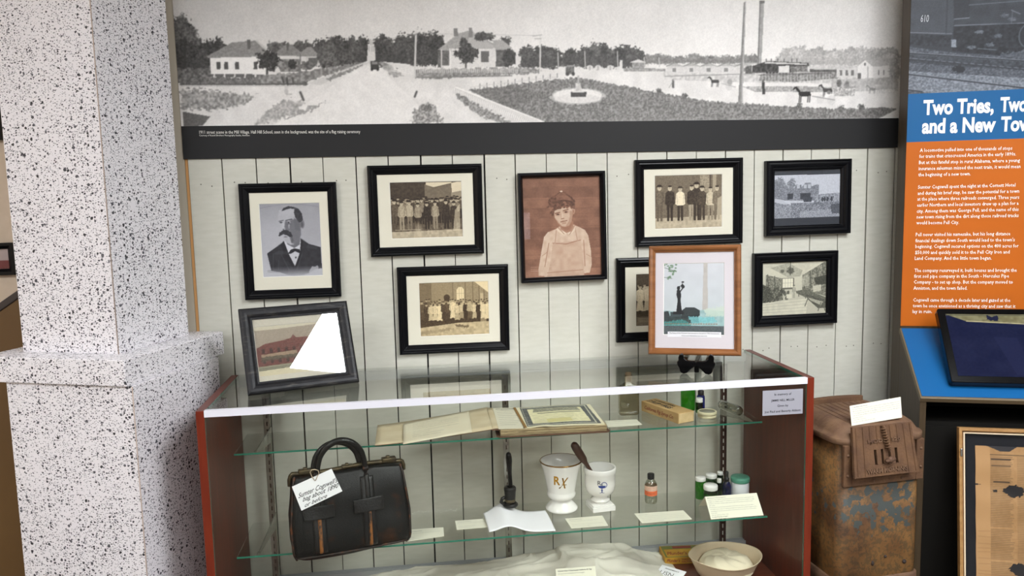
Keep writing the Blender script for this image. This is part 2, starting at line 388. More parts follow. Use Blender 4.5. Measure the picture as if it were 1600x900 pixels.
m_brown = mat('brown_vinyl', (112, 84, 46), .5, noise=(3, (96, 70, 38), .3, .7))
m_rim = mat('dark_grey_rim', (62, 54, 52), .4)
m_plate = mat('silver_plaque', (168, 168, 178), .4, metal=.15)
m_tin = mat('cream_tin', (214, 206, 170), .45)
m_tintop = mat('tin_glass_top', (140, 138, 122), .3)
m_tan_card = mat('tan_cardboard', (206, 172, 118), .75, noise=(18, (186, 150, 98), .3, .75))
m_tanpale = mat('tan_cardboard_end', (222, 196, 148), .75, noise=(40, (200, 170, 120), .35, .7))
m_redink = mat('dark_red_ink', (134, 50, 40), .7)
m_yellow = mat('golden_yellow_box', (196, 148, 34), .55, noise=(20, (176, 128, 26), .3, .7))
m_yband = mat('green_box_band', (110, 112, 50), .6)
m_bookcov = mat('book_cover_edge', (104, 74, 56), .7)
m_bookpap = mat('aged_book_lining', (222, 208, 178), .8, noise=(14, (206, 188, 154), .3, .7))
m_sheet = mat('letter_sheet', (238, 230, 206), .8, noise=(8, (228, 216, 188), .3, .7))
m_pages = mat('page_block', (196, 176, 138), .85, noise=(18, (112, 88, 60), .5, .75, (1, 1, 9)), bump=(60, .6, (1, 1, 12)))
m_brnstrip = mat('brown_tape', (150, 112, 58), .7)

m_seam = mat('beige_filler', (176, 158, 146), .7)
def speckle():
    m = bpy.data.materials.new('black_speckled_white_laminate'); m.use_nodes = True; nt = m.node_tree; b = nt.nodes['Principled BSDF']
    N = nt.nodes.new; Lk = nt.links.new; tc = N('ShaderNodeTexCoord'); b.inputs['Roughness'].default_value = .38
    base = None
    def layer(prev, scale, dens, rmin, rmax, c0, c1, stretch, seed, mod):
        mp = N('ShaderNodeMapping'); mp.inputs['Scale'].default_value = stretch; mp.inputs['Location'].default_value = (seed, seed*.7, seed*1.3); Lk(tc.outputs['Object'], mp.inputs[0])
        wn = N('ShaderNodeTexNoise'); wn.inputs['Scale'].default_value = scale*1.1; Lk(mp.outputs[0], wn.inputs['Vector'])
        va = N('ShaderNodeVectorMath'); va.operation = 'MULTIPLY_ADD'; va.inputs[1].default_value = (.5/scale,)*3; Lk(wn.outputs['Color'], va.inputs[0]); Lk(mp.outputs[0], va.inputs[2])
        v = N('ShaderNodeTexVoronoi'); v.inputs['Scale'].default_value = scale; v.inputs['Randomness'].default_value = 1; Lk(va.outputs[0], v.inputs['Vector'])
        sp = N('ShaderNodeSeparateColor'); Lk(v.outputs['Color'], sp.inputs[0])
        nz = N('ShaderNodeTexNoise'); nz.inputs['Scale'].default_value = mod[0]; nz.inputs['Detail'].default_value = 3; Lk(tc.outputs['Object'], nz.inputs['Vector'])
        dn = N('ShaderNodeMapRange'); dn.inputs[1].default_value = .3; dn.inputs[2].default_value = .7; dn.inputs[3].default_value = dens*mod[1]; dn.inputs[4].default_value = dens*mod[2]; Lk(nz.outputs['Fac'], dn.inputs[0])
        on = N('ShaderNodeMath'); on.operation = 'LESS_THAN'; Lk(sp.outputs[0], on.inputs[0]); Lk(dn.outputs[0], on.inputs[1])
        rr = N('ShaderNodeMapRange'); rr.inputs[3].default_value = rmin; rr.inputs[4].default_value = rmax; Lk(sp.outputs[1], rr.inputs[0])
        d = N('ShaderNodeMath'); d.operation = 'LESS_THAN'; Lk(v.outputs['Distance'], d.inputs[0]); Lk(rr.outputs[0], d.inputs[1])
        mu = N('ShaderNodeMath'); mu.operation = 'MULTIPLY'; Lk(on.outputs[0], mu.inputs[0]); Lk(d.outputs[0], mu.inputs[1])
        cx = N('ShaderNodeMix'); cx.data_type = 'RGBA'; cx.inputs[6].default_value = L4(c0); cx.inputs[7].default_value = L4(c1); Lk(sp.outputs[2], cx.inputs[0])
        mx = N('ShaderNodeMix'); mx.data_type = 'RGBA'; Lk(mu.outputs[0], mx.inputs[0]); Lk(cx.outputs[2], mx.inputs[7])
        if prev is None: mx.inputs[6].default_value = L4((236, 233, 237))
        else: Lk(prev, mx.inputs[6])
        return mx.outputs[2]
    o = layer(None, 180, .74, .20, .48, (84, 82, 90), (168, 166, 172), (1, 1, 1.8), 0, (9, .6, 1.3))
    o = layer(o, 128, .48, .16, .44, (40, 40, 48), (120, 118, 126), (1, 1, 1.3), 3.1, (7, .4, 1.6))
    o = layer(o, 86, .27, .20, .42, (16, 15, 24), (88, 88, 96), (1, 1, 1.05), 5.7, (5, .0, 2.0))
    Lk(o, b.inputs['Base Color']); return m
m_speck = speckle()

def ruststove():
    m = bpy.data.materials.new('rusted_enamel_sheet'); m.use_nodes = True; nt = m.node_tree; b = nt.nodes['Principled BSDF']; N = nt.nodes.new; Lk = nt.links.new
    b.inputs['Roughness'].default_value = .55; tc = N('ShaderNodeTexCoord')
    n1 = N('ShaderNodeTexNoise'); n1.inputs['Scale'].default_value = 95; n1.inputs['Detail'].default_value = 4; n1.inputs['Distortion'].default_value = .6; Lk(tc.outputs['Object'], n1.inputs['Vector'])
    n2 = N('ShaderNodeTexNoise'); n2.inputs['Scale'].default_value = 9; n2.inputs['Detail'].default_value = 5; Lk(tc.outputs['Object'], n2.inputs['Vector'])
    r1 = N('ShaderNodeValToRGB'); r1.color_ramp.elements[0].position = .42; r1.color_ramp.elements[0].color = L4((50, 32, 20)); r1.color_ramp.elements[1].position = .54; r1.color_ramp.elements[1].color = L4((146, 112, 68)); Lk(n1.outputs['Fac'], r1.inputs[0])
    r2 = N('ShaderNodeValToRGB'); r2.color_ramp.elements[0].position = .38; r2.color_ramp.elements[0].color = L4((98, 72, 44)); r2.color_ramp.elements[1].position = .62; r2.color_ramp.elements[1].color = L4((148, 118, 74)); Lk(n2.outputs['Fac'], r2.inputs[0])
    mx = N('ShaderNodeMix'); mx.data_type = 'RGBA'; mx.blend_type = 'MULTIPLY'; mx.inputs[0].default_value = .75; Lk(r1.outputs[0], mx.inputs[7]); Lk(r2.outputs[0], mx.inputs[6])
    g = N('ShaderNodeMath'); g.operation = 'MULTIPLY'; g.inputs[1].default_value = 1.7
    mx3 = N('ShaderNodeMix'); mx3.data_type = 'RGBA'; mx3.blend_type = 'ADD'; mx3.inputs[0].default_value = .45; Lk(mx.outputs[2], mx3.inputs[6]); Lk(mx.outputs[2], mx3.inputs[7])
    # surviving blue-grey enamel: band across the front between two heights (object z), broken by noise
    sx = N('ShaderNodeSeparateXYZ'); Lk(tc.outputs['Object'], sx.inputs[0])
    def bump(o, c, w_):
        a = N('ShaderNodeMath'); a.operation = 'SUBTRACT'; a.inputs[1].default_value = c; Lk(o, a.inputs[0])
        d = N('ShaderNodeMath'); d.operation = 'DIVIDE'; d.inputs[1].default_value = w_; Lk(a.outputs[0], d.inputs[0])
        e = N('ShaderNodeMath'); e.operation = 'POWER'; e.inputs[1].default_value = 2; Lk(d.outputs[0], e.inputs[0]); return e.outputs[0]
    ez = bump(sx.outputs['Z'], .572, .066); ex = bump(sx.outputs['X'], .012, .12)
    s1 = N('ShaderNodeMath'); s1.operation = 'ADD'; Lk(ez, s1.inputs[0]); Lk(ex, s1.inputs[1])
    n3 = N('ShaderNodeTexNoise'); n3.inputs['Scale'].default_value = 42; n3.inputs['Detail'].default_value = 9; Lk(tc.outputs['Object'], n3.inputs['Vector'])
    s2 = N('ShaderNodeMath'); s2.operation = 'MULTIPLY_ADD'; s2.inputs[1].default_value = 13.0; s2.inputs[2].default_value = -6.0; Lk(n3.outputs['Fac'], s2.inputs[0])
    lt = N('ShaderNodeMath'); lt.operation = 'LESS_THAN'; Lk(s1.outputs[0], lt.inputs[0]); Lk(s2.outputs[0], lt.inputs[1])
    mb_ = N('ShaderNodeMix'); mb_.data_type = 'RGBA'; mb_.inputs[7].default_value = L4((58, 64, 62)); Lk(lt.outputs[0], mb_.inputs[0]); Lk(mx3.outputs[2], mb_.inputs[6])
    fl = N('ShaderNodeMath'); fl.operation = 'MULTIPLY'; fl.inputs[1].default_value = .8; Lk(lt.outputs[0], fl.inputs[0])
    Lk(mb_.outputs[2], b.inputs['Base Color'])
    bp = N('ShaderNodeBump'); bp.inputs['Strength'].default_value = .35; bp.inputs['Distance'].default_value = .003; Lk(n1.outputs['Fac'], bp.inputs['Height']); Lk(bp.outputs[0], b.inputs['Normal'])
    return m
m_stove = ruststove()

# ------------------------------------------------------------------ the room
def simple_box(name, m, *a):
    return struct(fix(MB().box(*a).build(name, m)))
PITCHB = .1056
mb = MB(); k0 = -10
r_ = random.Random(3)
xs = [.066+PITCHB*k for k in range(-10, 21)]
mb.box(-.9975, 2.30, .014, .05, 0, CEIL, mi=1)
for i, x in enumerate(xs[:-1]):
    g = r_.choice([.0030, .0042, .0070]); x0 = x+g*.6; x1 = xs[i+1]-r_.choice([.0012, .0018, .0026])*.8
    if x0 < -.989: x0 = -.989
    dy = r_.uniform(0, .0012)
    mb.box(x0, x1, dy, .014, 0, CEIL)
    for zz in ((1.585, .958) if x0 > .75 else (1.585,)):
        for fx in (.36, .66):
            px = x0+(x1-x0)*fx+r_.uniform(-.006, .006); pz = zz+r_.uniform(-.006, .006)
            mb.lathe([(0, 0), (.0022, 0.0001), (.0016, .0006), (0, .0006)], 8, M=T(px, dy-.0002, pz) @ Matrix.Rotation(R(90), 4, 'X'), mi=2, cap=False)
wall = mb.build('wall_back', [m_plank, m_gap, m_nail]); struct(wall)
mb = MB(); mb.box(-.990-.0075, -.9895, .002, .013, 0, CEIL); struct(mb.build('trim_2', m_ply))
simple_box('trim_1', m_trim, -1.06, -.9985, -.002, .40, 0, CEIL)
simple_box('wall_far', m_beige, -3.2, -1.06, .40, .45, 0, CEIL)
simple_box('wall_left', m_beige, -3.25, -3.2, -6.0, .45, 0, CEIL)
simple_box('wall_right', m_room, 2.30, 2.35, -6.0, .05, 0, CEIL)
simple_box('wall_front', m_room, -3.2, 2.30, -6.05, -6.0, 0, CEIL)
simple_box('floor', m_floor, -3.25, 2.35, -6.05, .45, -.05, 0)
simple_box('ceiling', m_ceil, -3.25, 2.35, -6.05, .45, CEIL, CEIL+.05)

m_lamp = emit('troffer_diffuser', (249, 252, 255), LIGHT)
m_lampfr = mat('white_enamel', (235, 235, 232), .4)
def troffer(i, x, y, wx, wy):
    lab = ['white ceiling troffer nearest the plank wall', 'added white ceiling troffer close to the right side wall', 'added white ceiling troffer behind the viewer on the right', 'added white ceiling troffer over the left aisle', 'added white ceiling troffer farthest back in the room'][i]
    t = thing('ceiling_light', lab, 'ceiling light', T(x, y, CEIL), 'ceiling troffers')
    fix(MB().sweep_rect(wx+.04, wy+.04, [(0, -.012), (0, 0), (.02, 0), (.02, -.012)]).build('light_frame', m_lampfr, t))
    MB().box(-wx/2, wx/2, -wy/2, wy/2, -.008, -.002).build('diffuser', m_lamp, t)
for i, a in enumerate(TROFFERS): troffer(i, *a)
# lit wall screen across the room (its reflection shows in the boy's portrait)
t = thing('wall_screen', 'lit screen on the wall across the room', 'screen', frame_matrix((.74, -5.99, 1.20), (-1, 0, 0), (0, 0, 1)))
MB().sweep_rect(.60, .32, [(0, 0), (0, .03), (.015, .03), (.015, 0)]).build('bezel', m_black, t)
MB().box(-.285, .285, -.145, .145, 0, .02).build('display_panel', emit('screen_glow', (255, 232, 240), 1.8), t)

# ------------------------------------------------------------------ mural
MX0, MX1, MZ0, MZB, MZ1 = -1.0, 1.4515, 1.6665, 1.770, 2.30
def mural_canvas():
    W, H = 1180, 256
    c = Canvas(W, H, 206); X0, X1 = MX0, MX1
    def tr(u, v):
        p = hit(u, v, (0, -.008, 0), (0, 1, 0)); return ((p[0]-X0)/(X1-X0)*(W-1), (MZ1-p[2])/(MZ1-MZB)*(H-1))
    c.tr = tr
    P, E, Ln = c.poly, c.ell, c.line
    # sky
    t = (c.X/W); c.a[:] = (198+22*np.clip(t*2.2, 0, 1))[..., None]*np.ones(3)
    vz = np.clip((c.Y/H-.15)/.4, 0, 1)[..., None]; c.a += 12*vz; c.noise(4, 60); c.noise(2, 9)
    # ground
    P([(255, 100), (600, 96), (860, 98), (1040, 92), (1420, 92), (1420, 210), (255, 210)], 222, tex=8, cell=14)
    c.n += 1
    # far tree bands
    def trees(x0, x1, yt, yb, val, n, rx=10, seed=0):
        r = random.Random(seed)
        for i in range(n):
            x = r.uniform(x0, x1); ry = (yb-yt)*r.uniform(.35, .55); E(x, yb-ry*r.uniform(.8, 1.15), rx*r.uniform(.6, 1.2), ry, val+r.uniform(-14, 22), tex=26, cell=2.2, rag=.7)
        P([(x0, yb-(yb-yt)*.4), (x1, yb-(yb-yt)*.4), (x1, yb), (x0, yb)], val, .8, tex=20, rag=2)
    trees(1225, 1400, 76, 100, 172, 60, 12, 1); trees(1000, 1180, 86, 98, 120, 50, 9, 2)
    trees(815, 1000, 75, 103, 66, 70, 9, 3); trees(905, 950, 70, 100, 70, 12, 9, 33)
    trees(500, 574, 62, 99, 62, 50, 10, 4); trees(586, 650, 60, 98, 60, 50, 9, 5); trees(640, 690, 54, 98, 58, 26, 9, 6)
    trees(424, 520, 66, 84, 82, 26, 9, 7)
    trees(268, 300, 34, 88, 70, 26, 9, 8); trees(272, 345, 64, 108, 52, 60, 12, 9)
    for x, y in ((280, 40), (284, 30), (292, 52), (276, 56), (302, 50), (305, 62)): E(x, y, 6, 9, 90, .8, tex=40, rag=.9)
    Ln(288, 60, 289, 118, 3, 45)
    P([(268, 108), (345, 104), (345, 128), (268, 132)], 96, tex=45, cell=3, rag=3)
    # house 1
    P([(322, 88), (362, 66), (398, 63), (428, 84), (432, 90), (325, 90)], 134, tex=14, cell=2); P([(398, 63), (402, 63), (432, 88), (428, 90)], 190)
    P([(385, 62), (391, 62), (391, 76), (386, 76)], 92)
    P([(327, 90), (415, 88), (415, 121), (330, 121)], 238, tex=4)
    for x in (341, 353, 370, 399): P([(x-3, 96), (x+3, 96), (x+3, 108), (x-3, 108)], 70)
    P([(328, 115), (413, 116), (413, 122), (330, 120)], 90); [P([(x, 115), (x+3, 115), (x+3, 123), (x, 123)], 215) for x in range(333, 412, 16)]
    P([(280, 121), (480, 121), (480, 133), (280, 133)], 104, tex=34, cell=2, rag=2)
    # houses 2, 3
    P([(425, 86), (447, 69), (455, 69), (478, 88)], 128, tex=12); P([(452, 87), (478, 87), (478, 106), (440, 106)], 214); P([(447, 68), (451, 68), (451, 78), (448, 78)], 90)
    P([(462, 88), (480, 73), (486, 73), (500, 88)], 138, tex=10); P([(478, 88), (500, 88), (500, 102), (478, 103)], 196); P([(482, 90), (496, 90), (496, 100), (482, 100)], 90)
    P([(430, 92), (470, 92), (470, 112), (438, 112)], 120, tex=40, cell=3)
    E(420, 94, 19, 15, 46, tex=28, rag=.55); Ln(417, 96, 417, 118, 3, 50); E(456, 100, 7, 8, 48, tex=20, rag=.5)
    E(512, 90, 16, 14, 84, tex=34, rag=.5); E(540, 90, 15, 13, 70, tex=30, rag=.5); E(480, 102, 12, 7, 100, tex=30, rag=.6)
    P([(400, 118), (470, 112), (560, 98), (575, 97), (480, 127), (430, 132), (400, 132)], 130, tex=38, cell=3, rag=2)
    Ln(469, 84, 468, 126, 1.8, 110)
    Ln(284, 132, 480, 131, 2, 82); Ln(284, 134, 470, 134, 2, 205)
    P([(480, 130), (576, 94), (580, 94), (500, 133)], 204)
    P([(508, 122), (560, 103), (563, 105), (515, 126)], 110, .8, tex=30, rag=2)
    # road to the horizon, school tower, car
    P([(574, 96), (583, 96), (690, 200), (420, 200)], 230, .85, tex=5, cell=9)
    P([(575, 68), (585, 68), (587, 96), (573, 96)], 214); P([(577, 62), (583, 62), (582, 70), (578, 70)], 190); [Ln(x, 72, x, 80, 1, 150) for x in (577, 581, 584)]
    P([(590, 96), (606, 98), (630, 118), (616, 122)], 150, .8, tex=34, rag=2); P([(598, 96), (640, 100), (660, 116), (650, 120)], 214)
    for y in range(98, 112, 3): Ln(612, y, 650, y+6, 1, 232)
    P([(579, 95), (591, 94), (592, 108), (579, 109)], 52); P([(581, 96), (590, 96), (590, 100), (581, 100)], 130); E(581, 108, 2, 2.5, 30); E(590, 108, 2, 2.5, 30)
    # patches and verge at left
    P([(280, 138), (330, 140), (400, 148), (385, 162), (345, 172), (284, 172)], 150, tex=46, cell=2.4, rag=5)
    P([(285, 174), (328, 182), (316, 196), (286, 200)], 92, tex=10)
    P([(410, 178), (440, 158), (475, 155), (470, 172), (430, 190), (395, 196)], 172, tex=34, cell=2.4, rag=5)
    P([(470, 172), (510, 158), (475, 178), (440, 186)], 140, .8, tex=25, rag=3)
    Ln(469, 144, 474, 156, 3.5, 78); Ln(440, 120, 443, 129, 2.5, 70); Ln(448, 122, 449, 132, 3, 66); Ln(457, 122, 458, 131, 3, 80)
    E(447, 136, 2.5, 4, 205); E(447, 143, 3, 4, 190); Ln(447, 147, 456, 147, 1, 150)
    # middle verge
    P([(648, 170), (672, 158), (694, 192), (640, 198)], 150, tex=60, cell=2.2, rag=5); E(668, 168, 8, 5, 90, .8, tex=40, rag=.8); Ln(648, 151, 651, 143, 3, 70)
    P([(676, 158), (698, 150), (740, 190), (725, 196)], 226)
    # big house
    P([(683, 78), (716, 52), (735, 47), (775, 70), (800, 78), (776, 80)], 160, tex=14, cell=2); P([(740, 50), (776, 74), (720, 76)], 184, .8)
    P([(709, 44), (715, 44), (716, 56), (709, 56)], 120); P([(733, 43), (738, 43), (739, 58), (732, 58)], 130)
    trees(744, 768, 49, 62, 66, 9, 6, 12); trees(784, 796, 58, 72, 70, 5, 5, 13)
    P([(770, 62), (785, 62), (802, 76), (772, 76)], 170, tex=8)
    P([(705, 76), (774, 75), (774, 104), (705, 105)], 218, tex=4); P([(752, 80), (764, 80), (764, 97), (752, 97)], 96); P([(684, 80), (703, 78), (703, 102), (684, 102)], 96, tex=20); Ln(690, 78, 690, 104, 1.6, 230); Ln(703, 76, 703, 104, 2, 235)
    P([(775, 78), (790, 78), (790, 104), (775, 104)], 90, tex=20)
    E(729, 82, 17, 15, 60, tex=30, rag=.55); E(724, 66, 6, 8, 66, tex=25, rag=.5); Ln(728, 92, 728, 105, 2.5, 60); E(796, 90, 11, 14, 56, tex=22, rag=.4)
    P([(806, 86), (814, 88), (814, 100), (806, 101)], 216); E(662, 84, 14, 15, 62, tex=26, rag=.5)
    P([(648, 108), (812, 105), (846, 108), (846, 114), (700, 122), (648, 123)], 140, tex=40, cell=2, rag=2)
    for x in range(656, 812, 3): Ln(x, 107, x, 113, 1.1, 226)
    Ln(654, 121, 800, 118, 1.6, 110)
    Ln(650, 50, 648, 120, 3, 205); Ln(645, 56, 656, 50, 1.2, 120); Ln(845, 56, 844, 113, 2.2, 218); Ln(833, 56, 847, 54, 1.2, 170); Ln(836, 60, 846, 60, 1.2, 170)
    for a, b in (((660, 51), (708, 53)), ((770, 54), (836, 55)), ((600, 62), (650, 52))): Ln(*a, *b, .8, 180, .7)
    for x, y0 in ((872, 82), (914, 80), (965, 80), (1007, 90), (1030, 90)): Ln(x, y0, x+1, 104, 1.6, 190)
    for x in (922, 935, 954): E(x, 105, 5, 3.5, 214); Ln(x, 104, x, 108, 3, 170)
    P([(985, 97), (998, 92), (1010, 97)], 214); P([(988, 97), (1008, 97), (1007, 107), (989, 107)], 150, tex=30); P([(969, 94), (973, 94), (974, 116), (968, 116)], 220); P([(975, 106), (1040, 107), (1040, 111), (975, 111)], 120, .7, tex=50)
    # lawn
    P([(733, 141), (865, 124), (905, 121), (1040, 146), (1110, 158), (1300, 170), (1402, 168), (1402, 190), (846, 196)], 118, tex=38, cell=2.0, rag=2)
    P([(733, 141), (800, 133), (860, 150), (800, 170)], 96, .5, tex=40, rag=4)
    P([(846, 198), (940, 186), (1400, 182), (1400, 192)], 140, .6, tex=44, cell=2.2, rag=3); P([(1370, 187), (1404, 170), (1404, 188)], 226)
    for x, y in ((1030, 143), (1070, 150), (1250, 166), (1315, 170), (1346, 167)): E(x, y, 5, 5, 96, tex=30, rag=.9)
    for i in range(12): Ln(750+i*11, 138.5-i*1.6, 750+i*11, 131-i*1.5, 1.2, 110)
    Ln(735, 136, 870, 120, 1.2, 200)
    # picket fence
    P([(708, 137), (715, 136), (848, 190), (846, 200), (822, 202), (708, 144)], 212)
    for i in range(44): f = i/44; Ln(710+f*128, 138+f*56, 711+f*124, 143+f*58, 1, 244); Ln(712+f*128, 138+f*56, 713+f*124, 145+f*57, .7, 168, .7)
    Ln(712, 136, 850, 190, 1.6, 246)
    P([(708, 145), (715, 146), (800, 192), (790, 196), (740, 176)], 120, .85, tex=50, cell=2.2, rag=4)
    # fountain
    E(903, 150, 43, 13, 176, tex=18, rag=.15); E(903, 149, 38, 10.5, 226, tex=8); E(903, 154, 36, 7, 214, tex=8)
    P([(892, 143), (917, 143), (916, 151), (892, 151)], 60, tex=8); E(904, 142.5, 12, 2, 214); P([(900, 129), (908, 129), (909, 142), (899, 142)], 196, tex=20); Ln(904, 119, 904, 130, 3, 170); E(911, 132, 3, 6, 90, .6, tex=30, rag=.6)
    # cars
    P([(884, 105), (897, 102), (898, 115), (884, 116)], 96, tex=30); P([(886, 102), (898, 101), (898, 104), (886, 104)], 150); E(887, 115, 3, 3.2, 60); E(896, 115, 2.5, 3.2, 50)
    # mill
    P([(1035, 112), (1160, 98), (1395, 104), (1395, 132), (1150, 128), (1040, 124)], 200, tex=24, cell=3)
    for x in range(1042, 1166, 27):
        P([(x, 103), (x+12, 98), (x+27, 103), (x+27, 114), (x, 115)], 208, tex=10); P([(x+1, 103), (x+12, 98), (x+26, 103)], 176, tex=8); P([(x+9, 106), (x+15, 106), (x+15, 112), (x+9, 112)], 130); Ln(x, 103, x+12, 98, 1.2, 110); Ln(x+12, 98, x+26, 104, 1, 150)
    Ln(1040, 119, 1180, 115, 1.2, 130)
    P([(1164, 2), (1166.5, 2), (1161, 160), (1154, 160)], 138, tex=14, cell=3); Ln(1163.5, 4, 1155.5, 158, 1.3, 100); Ln(1166, 4, 1160, 158, 1, 205)
    P([(1188, 2), (1195, 2), (1190.5, 100), (1184, 104)], 158, tex=10, cell=6); Ln(1188.5, 2, 1185, 104, 1.6, 96); P([(1187.5, 1), (1195.5, 1), (1195.5, 5), (1187.5, 5)], 100)
    P([(1176, 103), (1200, 95), (1264, 98), (1266, 103), (1240, 106), (1238, 114), (1176, 114)], 58, tex=30, cell=2.4); P([(1196, 96), (1262, 99), (1262, 101), (1196, 99)], 200); P([(1217, 103), (1234, 102), (1234, 113), (1217, 113)], 216); P([(1236, 104), (1263, 102), (1263, 112), (1238, 113)], 120, tex=40, cell=2)
    for x in (1198, 1206, 1216, 1226, 1238, 1246): Ln(x, 92, x, 96, 1.6, 80)
    Ln(1166, 98, 1184, 98, 1.6, 150); P([(1165, 104), (1175, 102), (1176, 115), (1165, 115)], 90, tex=20)
    P([(1190, 115), (1265, 113), (1310, 110), (1312, 122), (1240, 128), (1186, 126)], 128, tex=46, cell=2); [Ln(x, 113, x, 126, 1, 190) for x in range(1192, 1300, 5)]; Ln(1186, 117, 1300, 114, 1, 76)
    P([(1266, 104), (1305, 102), (1340, 104), (1340, 108), (1266, 108)], 196, tex=14); P([(1266, 108), (1308, 108), (1308, 112), (1266, 112)], 90, tex=18); P([(1308, 108), (1342, 105), (1342, 120), (1308, 121)], 206, tex=8); [P([(x, 109), (x+4, 109), (x+4, 118), (x, 118)], 110) for x in (1313, 1322, 1331)]
    P([(1340, 102), (1352, 93), (1376, 94), (1391, 101), (1365, 105)], 176, tex=10); P([(1341, 103), (1353, 94), (1365, 104), (1365, 123), (1341, 123)], 230); P([(1365, 104), (1391, 102), (1391, 120), (1365, 123)], 216); P([(1341, 114), (1346, 114), (1346, 123), (1341, 123)], 96); [Ln(x, 110, x, 116, 2, 120) for x in (1374, 1382)]; E(1352.5, 100, 1.6, 2.4, 110); Ln(1357, 104, 1357, 128, 1, 130)
    E(1400, 108, 9, 16, 160, .8, tex=30, rag=.8)
    P([(1160, 135), (1240, 134), (1300, 136), (1300, 144), (1180, 143)], 150, .8, tex=46, cell=2)
    P([(1300, 124), (1404, 120), (1404, 142), (1300, 142)], 170, .7, tex=30, cell=3)
    def horse(x, y, s, val, flip=1):
        P([(x-10*s, y-4*s), (x+9*s, y-4*s), (x+11*s, y+2*s), (x+4*s, y+4*s), (x-9*s, y+3*s)], val)
        P([(x-10*s*flip, y-3*s), (x-15*s*flip, y-9*s), (x-19*s*flip, y-7*s), (x-18*s*flip, y-11*s), (x-13*s*flip, y-13*s), (x-6*s*flip, y-4*s)], val)
        for dx in (-8, -5.5, 6, 9): Ln(x+dx*s, y+2*s, x+dx*s-1, y+13*s, 1.6*s, val)
    horse(1118, 127, .62, 60); E(1135, 126, 4, 5, 196); E(1141, 128, 4, 5, 160); E(1140, 136, 5, 5, 190, .5); Ln(1128, 130, 1150, 136, 1, 150)
    horse(1258, 147, .95, 28); horse(1294, 141, .75, 60); E(1297, 150, 8, 4, 236); E(1283, 155, 6, 7, 200, .5); E(1300, 156, 7, 8, 196, .5); Ln(1270, 150, 1305, 156, 1, 110); E(1296, 144, 3, 3, 120)
    P([(1300, 136), (1338, 134), (1336, 150), (1304, 150)], 176, .9, tex=60, cell=2); E(1312, 130, 4, 6, 100, tex=30); E(1324, 132, 4, 6, 130, tex=30); horse(1364, 139, .5, 130); P([(1368, 140), (1400, 139), (1400, 146), (1370, 146)], 210, .9, tex=20)
    P([(1191, 128), (1196, 128), (1196, 147), (1192, 147)], 50); E(1193, 127, 1.8, 2.2, 90); P([(1050, 126), (1054, 126), (1054, 137), (1051, 137)], 90); E(1052, 125, 1.4, 1.8, 120); Ln(1046, 137, 1051, 128, 1, 150)
    c.tr = None
    c.blur(1); c.noise(7, 1.3); c.noise(3, 3); c.noise(3, 26)
    c.a = 128+(c.a-128)*1.06+6; c.tone((18, 17, 16), (248, 245, 242)); return c
def build_mural():
    M = frame_matrix(((MX0+MX1)/2, -.004, (MZB+MZ1)/2), (1, 0, 0), (0, 0, 1))
    t = thing('mural_panel', 'wide black and white street scene mural panel above the framed pictures', 'mural', T(MX0, 0, MZ0))
    Ti = t.matrix_world.inverted()
    cv = mural_canvas()
    print_mesh('street_photograph', cv, MX1-MX0, MZ1-MZB, t, Ti @ M, thick=.003)
    fix(MB().box(0, MX1-MX0-.006, -.006, -.0005, 0, MZB-MZ0).build('caption_band', mat('charcoal_band', (42, 42, 43), .5, spec=.2), t, bevel=.001))
    mb = MB(); F = frame_matrix((MX0, -.0064, MZ0), (1, 0, 0), (0, 0, 1))
    pxtext(mb, F, '1911 street scene in the Mill Village. Hall Hill School, seen in the background, was the site of a flag raising ceremony', 311.5, 209, 563, 208, 5.2)
    pxtext(mb, F, 'Courtesy of Russell Brothers Photography Studio, Anniston', 311.5, 212.8, 390, 212.6, 2.6)
    mb.build('caption_lettering', m_inkw, t, Ti)
build_mural()

# ------------------------------------------------------------------ framed pictures
def two_step(fw, th): return [(0, 0), (0, th*.75), (fw*.06, th*.9), (fw*.2, th), (fw*.34, th*.96), (fw*.36, th*.8), (fw*.46, th*.84), (fw*.55, th*.80), (fw*.85, th*.52), (fw*.88, th*.42), (fw, th*.40), (fw, 0)]
def box_prof(fw, th): return [(0, 0), (0, th), (fw*.5, th), (fw*.62, th*.9), (fw, th*.55), (fw, 0)]
def round_prof(fw, th): return [(0, 0), (0, th*.55), (fw*.06, th*.8), (fw*.2, th*.97), (fw*.4, th), (fw*.62, th*.9), (fw*.8, th*.66), (fw*.86, th*.5), (fw*.9, th*.55), (fw, th*.5), (fw, 0)]
def cove_prof(fw, th): return [(0, 0), (0, th*.85), (fw*.05, th), (fw*.14, th), (fw*.2, th*.86), (fw*.38, th*.9), (fw*.6, th*.85), (fw*.74, th*.6), (fw*.78, th*.66), (fw*.9, th*.6), (fw, th*.45), (fw, 0)]
